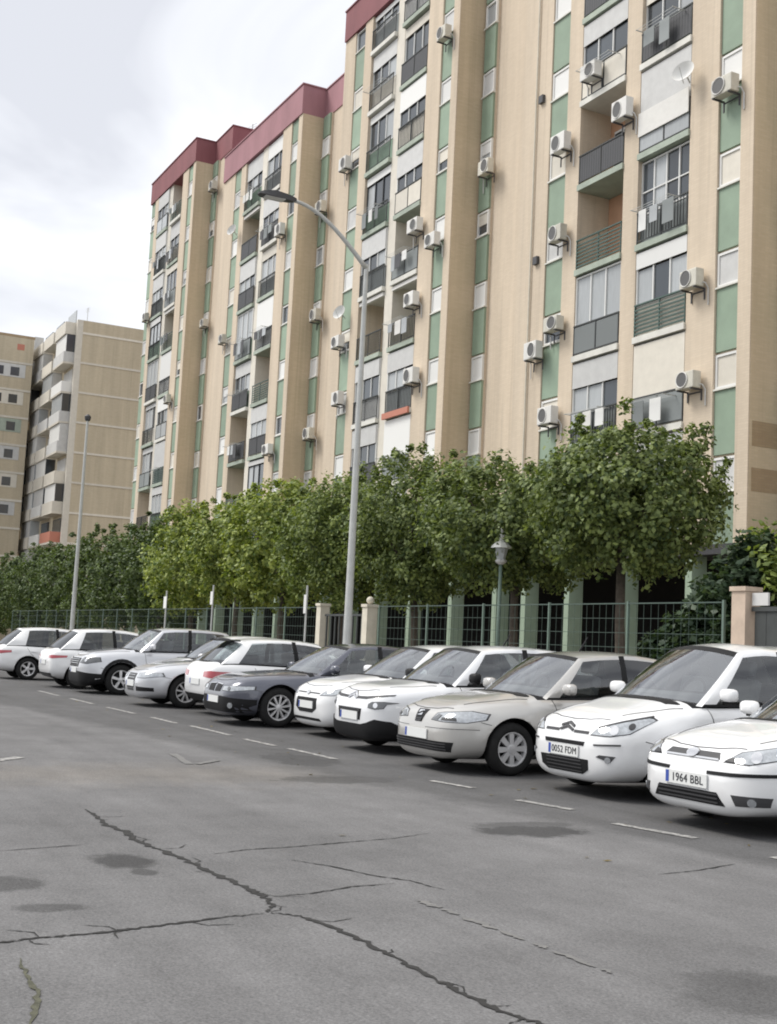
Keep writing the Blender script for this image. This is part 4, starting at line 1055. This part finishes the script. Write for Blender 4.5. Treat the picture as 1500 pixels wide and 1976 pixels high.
        do = bpy.data.objects.new('dashboard', dbm); col.objects.link(do); do.parent = root; do.location = (0, s.ws[0] + .30, dz - .03)
        sw = MB(); 
        for k in range(20):
            a, b = 2 * math.pi * k / 20, 2 * math.pi * (k + 1) / 20
            sw.tube([(.18 * math.cos(a), 0, .18 * math.sin(a)), (.18 * math.cos(b), 0, .18 * math.sin(b))], .016, 6, cap=False)
        sw.box(-.17, .17, -.01, .015, -.03, .03)
        so = sw.part('steering_wheel', M['black'], root, weld=False); so.location = (.36, s.ws[1] - .36, dz + .06); so.rotation_euler = (R(-24), 0, 0)
        MB().box(-.11, .11, -.012, .012, -.03, .03).part('interior_mirror', M['black'], root).location = (0, s.ws[1] - .06, H - .21)
        # ---- wheels
        tm, rm = wheel_meshes(s.wr, s.ww, s.spokes, s.rim, s.wstyle)
        for wy in s.wb:
            for sd in (-1, 1):
                w_ = bpy.data.objects.new('wheel', tm); col.objects.link(w_); w_.parent = root; w_.location = (sd * (wk(wy) - s.ww / 2 - .01), wy, s.wr)
                if sd < 0: w_.rotation_euler = (0, 0, math.pi)
                q = bpy.data.objects.new('rim', rm); col.objects.link(q); q.parent = w_; q.rotation_euler = (rng.uniform(0, 1), 0, 0)
        # ---- mirrors
        for sd in (-1, 1):
            yy = A0[0] + .24; xx = wk(yy) * .93
            mbm = MB(); rows2 = []
            for i in range(9):
                t = math.pi * i / 8; ring = []
                for k in range(14):
                    p = 2 * math.pi * k / 14
                    e = lambda v_: math.copysign(abs(v_) ** .62, v_)
                    ring.append((.105 * e(math.sin(t)) * e(math.cos(p)), .085 * -e(math.cos(t)) * (1 if math.cos(t) > 0 else .35), .068 * e(math.sin(t)) * e(math.sin(p))))
                rows2.append(ring)
            mbm.grid(rows2, wrap=True)
            mo = mbm.part('mirror', M[s.mirror if hasattr(s, 'mirror') else s.paint], root, smooth=True, weld=True); mo.location = (sd * (xx + .11), yy, s.belt + .075)
            MB().box(-.075, .045, -.02, .03, -.085, -.04).part('mirror_arm', M['black'], mo).scale = (sd, 1, 1)
        if s.antenna: MB().tube([(0, s.antenna, H - .01), (0, s.antenna + .12, H + .17)], [.012, .007], 6).part('antenna', M['black'], root)
        return s
    # ---- features projected on the body
    def patch(s, name, mat, pts, alpha=0, mirror=True, off=.006, res=.035, top=False, under=None, parent=None):
        if name == 'headlamp':
            m_ = sum((Vector(p) for p in pts), Vector()) / len(pts)
            s.patch('headlamp_bezel', 'trim', [tuple(m_ + (Vector(p) - m_) * 1.06 + Vector((0, 0, .004 if p[2] > m_.z else -.004))) for p in pts], alpha, mirror, .003, res)
        al = R(alpha); d = Vector((-math.sin(al), math.cos(al), 0)); e = Vector((math.cos(al), math.sin(al), 0))
        if top: P2 = [(p[0], p[1]) for p in pts]
        else: P2 = [((Vector((p[0], p[1], 0)).dot(e)), p[2]) for p in pts]
        # dense outline
        O = []
        for a, b in zip(P2, P2[1:] + P2[:1]):
            n = max(1, int(math.hypot(b[0] - a[0], b[1] - a[1]) / res))
            O += [(a[0] + (b[0] - a[0]) * k / n, a[1] + (b[1] - a[1]) * k / n) for k in range(n)]
        inside = []
        x0, x1 = min(p[0] for p in O), max(p[0] for p in O); y0, y1 = min(p[1] for p in O), max(p[1] for p in O)
        gx = x0 + res * .6
        while gx < x1:
            gy = y0 + res * .6
            while gy < y1:
                c = False; j = len(P2) - 1; md = 9
                for i in range(len(P2)):
                    if (P2[i][1] > gy) != (P2[j][1] > gy) and gx < (P2[j][0] - P2[i][0]) * (gy - P2[i][1]) / (P2[j][1] - P2[i][1]) + P2[i][0]: c = not c
                    j = i
                if c and min((gx - q[0]) ** 2 + (gy - q[1]) ** 2 for q in O) > (res * .45) ** 2: inside.append((gx, gy))
                gy += res
            gx += res
        N = len(O); allp = [Vector(p) for p in O + inside]
        vv, _, ff, *_r = delaunay_2d_cdt(allp, [], [list(range(N))], 1, 1e-5)
        out = []
        for p in vv:
            if top: o3 = Vector((p[0], p[1], 3)); dd = Vector((0, 0, -1))
            else: o3 = e * p[0] - d * 6 + Vector((0, 0, p[1])); dd = d
            if not top and abs(alpha) > 90: o3 = o3 + d * 0
            hit, nrm, _i, _d = s.bvh.ray_cast(o3, dd)
            if hit is None: hit, nrm, _i, _d = s.bvh.find_nearest(o3 + dd * (6 if not top else 2))
            out.append((hit, nrm, dd))
        res_o = []
        for sd in ((1, -1) if mirror else (1,)):
            mb = MB(); F = []
            fr = [h + (n - dd * .5).normalized() * off for h, n, dd in out]
            bk = [h + dd * .02 for h, n, dd in out]
            ml = lambda q: (q.x * sd, q.y, q.z)
            nv = len(fr)
            mb.add([ml(q) for q in fr] + [ml(q) for q in bk], [tuple(f) for f in ff])
            ed = {}
            for f in ff:
                for a, b in zip(f, list(f[1:]) + [f[0]]): ed[(a, b)] = 1
            for (a, b) in ed:
                if (b, a) not in ed: mb.f.append((b, a, a + nv, b + nv)); mb.mi.append(0)
            res_o.append(mb.part(name, M[mat], parent if (parent and sd == 1) else s.root, smooth=True, angle=35))
        return res_o
    def line(s, name, mat, pts, w, alpha=0, mirror=True, off=.004, top=False):
        """thin band along a polyline of 3d guide points"""
        al = R(alpha); e = Vector((math.cos(al), math.sin(al), 0))
        A, B = [], []
        P2 = [Vector((p[0], p[1])) if top else Vector((Vector((p[0], p[1], 0)).dot(e), p[2])) for p in pts]
        for i, p in enumerate(P2):
            d = (P2[min(i + 1, len(P2) - 1)] - P2[max(0, i - 1)]).normalized(); n = Vector((-d.y, d.x)) * w / 2
            A.append(p + n); B.append(p - n)
        poly = A + B[::-1]
        pts3 = [(q.x, q.y, 0) for q in poly] if top else [(e.x * q.x, e.y * q.x, q.y) for q in poly]
        return s.patch(name, mat, pts3, alpha, mirror, off, res=.05, top=top)
    def disc(s, name, mat, c, r_, alpha=0, mirror=True, off=.01, sx=1.0):
        al = R(alpha); e = Vector((math.cos(al), math.sin(al), 0)); c = Vector(c)
        return s.patch(name, mat, [tuple(c + e * r_ * sx * math.cos(t) + Vector((0, 0, r_ * math.sin(t)))) for t in [2 * math.pi * k / 20 for k in range(20)]], alpha, mirror, off, res=.03)
    def plate(s, z, text=None, rear=False, dz=.0, w=.52, h=.11):
        yy = s.L + 3 if rear else -3; dd = Vector((0, -1, 0)) if rear else Vector((0, 1, 0))
        ym = min([(s.bvh.ray_cast(Vector((xx, yy, z + q)), dd)[0] or Vector((0, s.L if rear else 0, 0))).y * (-1 if rear else 1) for xx in (-.2, 0, .2) for q in (-.04, .04)])
        y0 = -ym if rear else ym
        sg = 1 if rear else -1
        o = MB().box(-w/2, w/2, min(y0 + sg * .004, y0 + sg * .018), max(y0 + sg * .004, y0 + sg * .018), z - h/2, z + h/2).part('number_plate', M['plate'], s.root)
        MB().box(-w/2 + .006 if not rear else w/2 - .046, -w/2 + .046 if not rear else w/2 - .006, y0 + sg * .0195 - .001, y0 + sg * .0195 + .001, z - h/2 + .006, z + h/2 - .006).part('plate_band', M['blue'], o)
        if text:
            me = text_mesh(text, .098); me.materials.clear(); me.materials.append(M['ink'])
            t = bpy.data.objects.new('plate_characters', me); col.objects.link(t); t.parent = o; t.location = (.022, y0 + sg * .021, z - .002); t.rotation_euler = (R(90), 0, 0 if not rear else math.pi); t['kind'] = 'stuff'
        return y0
    def seams(s, doors=((0.62, 1.0), ), front=True):
        """panel gaps: doors, bonnet, handles"""
        L, b = s.L, s.belt
        y1 = s.ws[0] + .38; y2 = y1 + 1.02; y3 = min(y2 + .82, s.wb[1] + .05)
        for yy, bend in ((y1, -.05), (y2, .0)):
            s.line('door_gap', 'seam', [(0, yy + bend, b - .06), (0, yy, .62), (0, yy + (.03 if bend else 0), .30)], .008, 90)
        s.line('door_gap', 'seam', [(0, y3 + .05, b - .06), (0, y3 - .04, .72), (0, s.wb[1] - s.wr - .09, .45), (0, s.wb[1] - s.wr - .1, .30)], .008, 90)
        for yy in (y2 - .20, y3 - .20): s.patch('door_handle', s.handle if hasattr(s, 'handle') else s.paint, [(0, yy, b - .17), (0, yy + .16, b - .16), (0, yy + .16, b - .135), (0, yy, b - .14)], 90, True, .028, .03)
        s.line('bonnet_gap', 'seam', [(.60 * s.W, .33, 0), (.70 * s.W, .6, 0), (.80 * s.W, s.cowl - .06, 0)], .007, top=True)
        s.line('bonnet_gap', 'seam', [(-.5, .20, 0), (-.25, .135, 0), (0, .12, 0), (.25, .135, 0), (.5, .20, 0)], .008, top=True, mirror=False)
        s.line('bumper_gap', 'seam', [(0, .40, .60), (0, s.wb[0] - s.wr * .78, .56)], .007, 90)
        s.patch('wiper_cowl', 'black', [(-.55, s.ws[0] - .03, 0), (.55, s.ws[0] - .03, 0), (.62, s.ws[0] + .10, 0), (-.62, s.ws[0] + .10, 0)], 0, False, .008, .06, top=True)

GC = 'cars parked along the street'
def trap(x0, x1, z0, z1, y=0, inset=0.0): return [(-x1 + inset, y, z0), (x1 - inset, y, z0), (x1, y, z1), (-x1, y, z1)]
def slats(c, z0, z1, n, xw, mat='trim', th=.012):
    for k in range(n):
        z = z0 + (z1 - z0) * (k + .5) / n; c.patch('grille_slat', mat, [(-xw, 0, z - th/2), (xw, 0, z - th/2), (xw, 0, z + th/2), (-xw, 0, z + th/2)], 0, False, .014, .05)
X0, DX = -9.3, 2.34
def cx(i, W): return X0 - DX * (i - 1) + W

# 1: white hatchback at the right edge
c = Car(L=4.15, W=.85, H=1.45, nose=.73, cowl=1.13, belt=.92, ws=(1.05, 1.85), rear=(3.45, 4.0), wb=(.86, 3.47), spokes=8, wstyle='thin', paint='p_white', wtop=.70).build('parked_car', 'white hatchback cut by the right edge, number plate on the left of its nose', cx(1, .85), 7.45, group=GC)
c.patch('headlamp', 'lens', [(.40, .06, .605), (.62, .12, .60), (.79, .36, .66), (.80, .52, .745), (.70, .40, .745), (.50, .16, .685)], 35)
c.disc('lamp_reflector', 'chrome', (.62, .2, .655), .045, 35, True, .012); c.disc('lamp_reflector', 'chrome', (.73, .35, .695), .035, 35, True, .012)
c.patch('lamp_corner', 'trim', [(.40, .06, .607), (.50, .08, .604), (.46, .12, .64), (.42, .1, .63)], 30, True, .012)
c.patch('grille', 'trim', [(-.34, 0, .615), (.34, 0, .615), (.30, 0, .665), (-.30, 0, .665)], 0, False); c.line('grille_trim', 'chrome', [(-.33, 0, .612), (.33, 0, .612)], .012, 0, False, .012)
c.disc('emblem', 'chrome', (0, 0, .642), .035, 0, False, .02, 2.0)
c.patch('bumper_strip', 'black', [(.24, 0, .487), (.50, .05, .492), (.80, .4, .512), (.80, .4, .54), (.50, .05, .522), (.24, 0, .515)], 28)
c.patch('lower_intake', 'black', [(-.44, 0, .245), (.44, 0, .245), (.36, 0, .35), (-.36, 0, .35)], 0, False); slats(c, .25, .35, 3, .37)
c.patch('fog_recess', 'trim', [(.54, .05, .262), (.74, .2, .27), (.76, .22, .345), (.50, .04, .348)], 22); c.disc('fog_lamp', 'lens', (.65, .12, .30), .032, 22, True, .016)
c.plate(.425, '1964 BBL'); c.seams()

# 2: tall rounded white hatchback
c = Car(L=3.92, W=.865, H=1.62, nose=.81, cowl=1.02, belt=1.01, ws=(.88, 1.72), rear=(3.2, 3.72), wb=(.80, 3.26), spokes=9, wstyle='thin', paint='p_white', wtop=.70, crown=.07, n=4.0).build('parked_car', 'tall rounded white hatchback with chevron badge, second car from the right', cx(2, .865), 7.82, group=GC)
c.patch('headlamp', 'lens', [(.40, .06, .635), (.62, .12, .635), (.74, .26, .67), (.80, .50, .80), (.74, .48, .835), (.62, .25, .77), (.46, .09, .70)], 35)
c.disc('lamp_reflector', 'chrome', (.62, .17, .69), .045, 35, True, .012); c.disc('lamp_reflector', 'trim', (.72, .3, .735), .03, 35, True, .012)
c.line('headlamp_brow', 'trim', [(.46, .10, .705), (.62, .26, .775), (.76, .50, .84)], .014, 35, True, .010)
for s_ in (1, -1):
    for zz in (.0, .042): c.line('emblem', 'trim', [(0, 0, .69 + zz * .9), (s_ * .11, 0, .655 + zz * .9)], .022, 0, False, .014)
c.patch('grille', 'trim', [(.13, 0, .635), (.37, .0, .635), (.37, 0, .662), (.13, 0, .662)], 0, True)
c.patch('upper_intake', 'black', [(-.33, 0, .515), (.33, 0, .515), (.345, 0, .555), (-.345, 0, .555)], 0, False)
c.patch('lower_intake', 'black', [(-.30, 0, .235), (.30, 0, .235), (.40, 0, .285), (.41, 0, .385), (-.41, 0, .385), (-.40, 0, .285)], 0, False); slats(c, .24, .38, 4, .30, 'trim', .008)
c.patch('bumper_strip', 'trim', [(.46, .05, .53), (.70, .2, .545), (.70, .2, .562), (.46, .05, .545)], 28, True, .008)
c.patch('fog_recess', 'trim', [(.50, .05, .425), (.64, .12, .38), (.68, .15, .44), (.54, .06, .445)], 25); c.disc('fog_lamp', 'lens', (.62, .1, .40), .03, 25, True, .014)
c.plate(.452, '0052 FDM'); c.seams()

# 3: champagne hatchback
c = Car(L=3.95, W=.84, H=1.48, nose=.755, cowl=1.15, belt=.935, ws=(1.05, 1.82), rear=(3.3, 3.82), wb=(.82, 3.28), spokes=8, wstyle='fat', paint='p_beige', wtop=.70, mirror='p_beige', antenna=2.3).build('parked_car', 'champagne beige hatchback with multi-spoke alloy wheel, third from the right', cx(3, .84), 7.38, group=GC)
c.patch('headlamp', 'lens', [(.30, .04, .60), (.52, .07, .588), (.72, .26, .59), (.79, .46, .63), (.77, .52, .69), (.66, .38, .715), (.46, .12, .69), (.36, .07, .67)], 32)
c.patch('lamp_reflector', 'lens_dark', [(.32, .04, .605), (.42, .05, .60), (.46, .08, .655), (.40, .07, .665)], 28, True, .012); c.patch('lamp_reflector', 'trim', [(.48, .06, .60), (.64, .2, .60), (.62, .2, .635), (.48, .07, .63)], 32, True, .012)
c.patch('grille', 'black', [(-.075, 0, .555), (.075, 0, .555), (.12, 0, .70), (-.12, 0, .70)], 0, False); slats(c, .56, .60, 2, .07)
c.patch('emblem', 'chrome', [(-.05, 0, .625), (.05, 0, .625), (.055, 0, .685), (-.055, 0, .685)], 0, False, .018, .02); c.line('emblem', 'black', [(-.045, 0, .64), (.045, 0, .67)], .012, 0, False, .024)
c.patch('lower_intake', 'black', [(-.62, .05, .25), (.62, .05, .25), (.66, .05, .36), (-.62, .05, .365)], 0, False); slats(c, .26, .35, 3, .58)
c.line('bumper_crease', 'trim', [(.2, 0, .505), (.5, .06, .51), (.78, .4, .515)], .006, 28, True, .003)
c.plate(.425); c.seams()

# 4: white hatchback with black lower cladding
c = Car(L=4.0, W=.865, H=1.50, nose=.84, cowl=1.0, belt=.965, ws=(.92, 1.62), rear=(3.3, 3.8), wb=(.80, 3.34), spokes=8, paint='p_white2', wtop=.70, cladding=True, n=5.2, antenna=2.4, mirror='black').build('parked_car', 'white hatchback with black lower bumper cladding and round lamps, fourth from the right', cx(4, .865), 7.6, group=GC)
c.patch('lower_cladding', 'black', [(-.80, .3, .20), (.80, .3, .20), (.85, .3, .32), (.76, .2, .43), (.62, .08, .45), (.50, 0, .40), (.36, 0, .372), (-.36, 0, .372), (-.50, 0, .40), (-.62, .08, .45), (-.76, .2, .43), (-.85, .3, .32)], 0, False, .012, .04)
c.patch('headlamp', 'lens_dark', [(.50, .04, .60), (.62, .07, .585), (.71, .14, .60), (.73, .18, .65), (.80, .3, .672), (.70, .14, .68), (.56, .05, .67), (.50, .04, .64)], 25, True, .010); c.disc('lamp_reflector', 'chrome', (.62, .08, .632), .034, 25, True, .016)
c.patch('grille', 'black', [(-.32, 0, .425), (.32, 0, .425), (.35, 0, .575), (-.35, 0, .575)], 0, False); slats(c, .53, .57, 2, .32)
c.patch('lamp_strip', 'trim', [(.14, 0, .70), (.42, 0, .705), (.76, .22, .765), (.76, .22, .78), (.42, 0, .74), (.14, 0, .73)], 15)
for s_ in (1, -1):
    for zz in (.0, .04): c.line('emblem', 'chrome', [(0, 0, .745 + zz), (s_ * .12, 0, .70 + zz)], .02, 0, False, .014)
c.plate(.475); c.seams()

# 5: white hatchback with framed grille
c = Car(L=4.03, W=.865, H=1.48, nose=.80, cowl=1.08, belt=.95, ws=(1.0, 1.75), rear=(3.35, 3.86), wb=(.83, 3.4), spokes=8, paint='p_white', wtop=.69).build('parked_car', 'white hatchback with dark framed grille, half hidden, fifth from the right', cx(5, .865), 7.98, group=GC)
c.patch('headlamp', 'lens', [(.42, .05, .63), (.66, .16, .64), (.80, .45, .72), (.74, .42, .76), (.5, .1, .69)], 32)
c.patch('grille', 'black', [(-.24, 0, .36), (.24, 0, .36), (.38, 0, .43), (.36, 0, .58), (-.36, 0, .58), (-.38, 0, .43)], 0, False)
c.line('lamp_strip', 'trim', [(-.40, 0, .655), (.40, 0, .655)], .018, 0, False); c.disc('emblem', 'chrome', (0, 0, .66), .032, 0, False, .016, 1.7)
c.patch('lower_intake', 'black', [(-.5, 0, .245), (.5, 0, .245), (.46, 0, .285), (-.46, 0, .285)], 0, False)
c.plate(.475); c.seams()

# 6: dark grey saloon
SAL = [(.17, .05, 'A'), (.95, .80, 'g'), (.10, .12, 'B'), (.80, .50, 'g'), (None, None, 'C')]
c = Car(L=4.45, W=.89, H=1.44, nose=.76, cowl=1.40, belt=.91, ws=(1.30, 2.12), rear=(3.5, 4.1), wb=(.84, 3.55), wr=.325, ww=.22, spokes=10, wstyle='thin', paint='p_dark', wtop=.68, n=5.0).build('parked_car', 'dark grey car with black front bumper, between the white cars', cx(6, .89), 7.3, group=GC)
c.patch('headlamp', 'lens', [(.36, .03, .565), (.62, .12, .56), (.82, .42, .60), (.80, .45, .65), (.56, .1, .64), (.38, .03, .63)], 32); c.disc('lamp_reflector', 'lens_dark', (.56, .09, .60), .034, 32, True, .012)
c.patch('grille', 'black', [(.03, 0, .535), (.27, 0, .54), (.29, 0, .65), (.05, 0, .665)], 0, True); c.line('grille_trim', 'chrome', [(.02, 0, .67), (.30, 0, .655)], .014, 0, True, .012)
c.patch('lower_bumper', 'black', [(-.84, .3, .22), (.84, .3, .22), (.86, .4, .44), (.40, 0, .47), (-.40, 0, .47), (-.86, .4, .44)], 0, False, .008, .06)
c.disc('fog_lamp', 'lens', (.62, .1, .33), .045, 22, True, .018); c.plate(.41); c.seams()

# 7: white hatchback parked nose-in
c = Car(L=4.3, W=.885, H=1.45, nose=.76, cowl=1.25, belt=.95, ws=(1.18, 1.98), rear=(3.62, 4.16), rearglass='glass', win2=1.12, wb=(.85, 3.45), wr=.32, ww=.21, spokes=5, paint='p_white', wtop=.69, n=5.0).build('parked_car', 'white hatchback parked nose-in with red tail lamp and black roof spoiler', cx(7, .885), 7.75 + 4.3, True, group=GC)
def tail(c, pts, al=150): c.patch('tail_lamp', 'red_lens', pts, al)
L_ = c.L
tail(c, [(.42, L_ - .02, .70), (.70, L_ - .1, .68), (.83, L_ - .42, .72), (.82, L_ - .45, .80), (.66, L_ - .1, .81), (.42, L_ - .02, .79)], 148)
c.patch('lower_bumper', 'black', [(-.7, L_, .25), (.7, L_, .25), (.74, L_, .38), (-.74, L_, .38)], 180, False, .008, .06); c.plate(.60, None, True); c.seams()
MB().box(-.56, .56, 3.66, 3.86, 1.36, 1.39).part('roof_spoiler', M['black'], c.root)

# 8: white saloon facing out
c = Car(L=4.55, W=.88, H=1.43, nose=.74, cowl=1.40, belt=.92, ws=(1.28, 2.15), rear=(3.45, 4.05), wb=(.88, 3.55), wr=.32, ww=.21, spokes=9, wstyle='thin', paint='p_silver', wtop=.68, n=4.6).build('parked_car', 'silvery white saloon facing the road, left of the nose-in hatchback', cx(8, .88), 7.2, group=GC)
c.patch('headlamp', 'lens', [(.38, .04, .56), (.62, .12, .56), (.82, .44, .61), (.78, .42, .67), (.56, .12, .66), (.38, .05, .64)], 32)
c.patch('grille', 'trim', [(-.20, 0, .30), (.20, 0, .30), (.26, 0, .45), (.25, 0, .64), (-.25, 0, .64), (-.26, 0, .45)], 0, False); slats(c, .31, .63, 6, .22, 'chrome', .008)
c.patch('side_intake', 'black', [(.40, .03, .30), (.76, .28, .31), (.76, .28, .38), (.38, .02, .39)], 22); c.plate(.44); c.seams()

# 9: white hatchback set back between its neighbours
c = Car(L=4.0, W=.86, H=1.49, nose=.76, cowl=1.0, belt=.94, ws=(.92, 1.70), rear=(3.3, 3.8), paint='p_white').build('parked_car', 'white hatchback set back so only its roof and dark glass show', cx(9, .86), 8.15, group=GC)
c.seams(); c.patch('headlamp', 'lens', [(.40, .05, .60), (.66, .16, .61), (.80, .45, .70), (.5, .1, .67)], 32)

# 10: silver SUV with black arch cladding
c = Car(L=4.35, W=.92, H=1.60, nose=.90, cowl=1.15, belt=1.05, ws=(1.08, 1.78), rear=(3.55, 4.1), rearglass='glass', win2=1.12, wb=(.88, 3.5), wr=.345, ww=.23, spokes=5, wstyle='fat', paint='p_silver', wtop=.70, sill=.24, cladding=True, n=5.4).build('parked_car', 'silver crossover with black wheel arch cladding, seen from its front corner', cx(10, .92), 7.15, group=GC)
c.patch('headlamp', 'lens_dark', [(.46, .04, .70), (.70, .14, .68), (.84, .42, .74), (.80, .4, .83), (.56, .07, .82)], 32); c.disc('lamp_reflector', 'chrome', (.66, .12, .755), .036, 32, True, .014)
c.patch('grille', 'black', [(-.40, 0, .60), (.40, 0, .60), (.42, 0, .80), (-.42, 0, .80)], 0, False); slats(c, .61, .79, 4, .38, 'chrome', .010)
c.patch('lower_bumper', 'black', [(-.86, .3, .26), (.86, .3, .26), (.88, .4, .46), (.5, 0, .50), (-.5, 0, .50), (-.88, .4, .46)], 0, False, .01, .06)
for wy in c.wb:
    arc = [math.pi * k / 14 for k in range(15)]; r1, r2 = c.wr + .058, c.wr + .13
    c.patch('arch_cladding', 'black', [(0, wy + r2 * math.cos(t), c.wr + r2 * math.sin(t)) for t in arc] + [(0, wy + r1 * math.cos(t), c.wr + r1 * math.sin(t)) for t in arc[::-1]], 90, True, .012, .05)
c.plate(.52); c.seams()

# 11: white hatchback nose-in
c = Car(L=4.0, W=.86, H=1.50, nose=.78, cowl=1.08, belt=.95, ws=(1.0, 1.72), rear=(3.32, 3.86), paint='p_white', spokes=5).build('parked_car', 'white hatchback parked nose-in, second from the left, tail lamp showing', cx(11, .86), 6.95 + 4.0, True, group=GC)
L_ = c.L
tail(c, [(.48, L_ - .02, .73), (.70, L_ - .1, .72), (.80, L_ - .4, .75), (.80, L_ - .42, .80), (.66, L_ - .1, .80), (.48, L_ - .02, .79)], 148)
c.plate(.62, None, True); c.patch('lower_bumper', 'trim', [(-.6, L_, .26), (.6, L_, .26), (.62, L_, .36), (-.62, L_, .36)], 180, False, .008, .06); c.seams()

# 12: white hatchback at the left edge, nose-in
c = Car(L=4.1, W=.87, H=1.47, nose=.76, cowl=1.12, belt=.93, ws=(1.05, 1.85), rear=(3.45, 3.98), paint='p_white', spokes=5, wstyle='fat', tint='glass').build('parked_car', 'white hatchback cut by the left edge, five-spoke rear wheel showing', cx(12.95, .87), 6.5 + 4.1, True, group=GC)
L_ = c.L
tail(c, [(.50, L_ - .02, .70), (.72, L_ - .12, .70), (.80, L_ - .4, .74), (.78, L_ - .4, .80), (.5, L_ - .02, .78)], 148); c.seams()
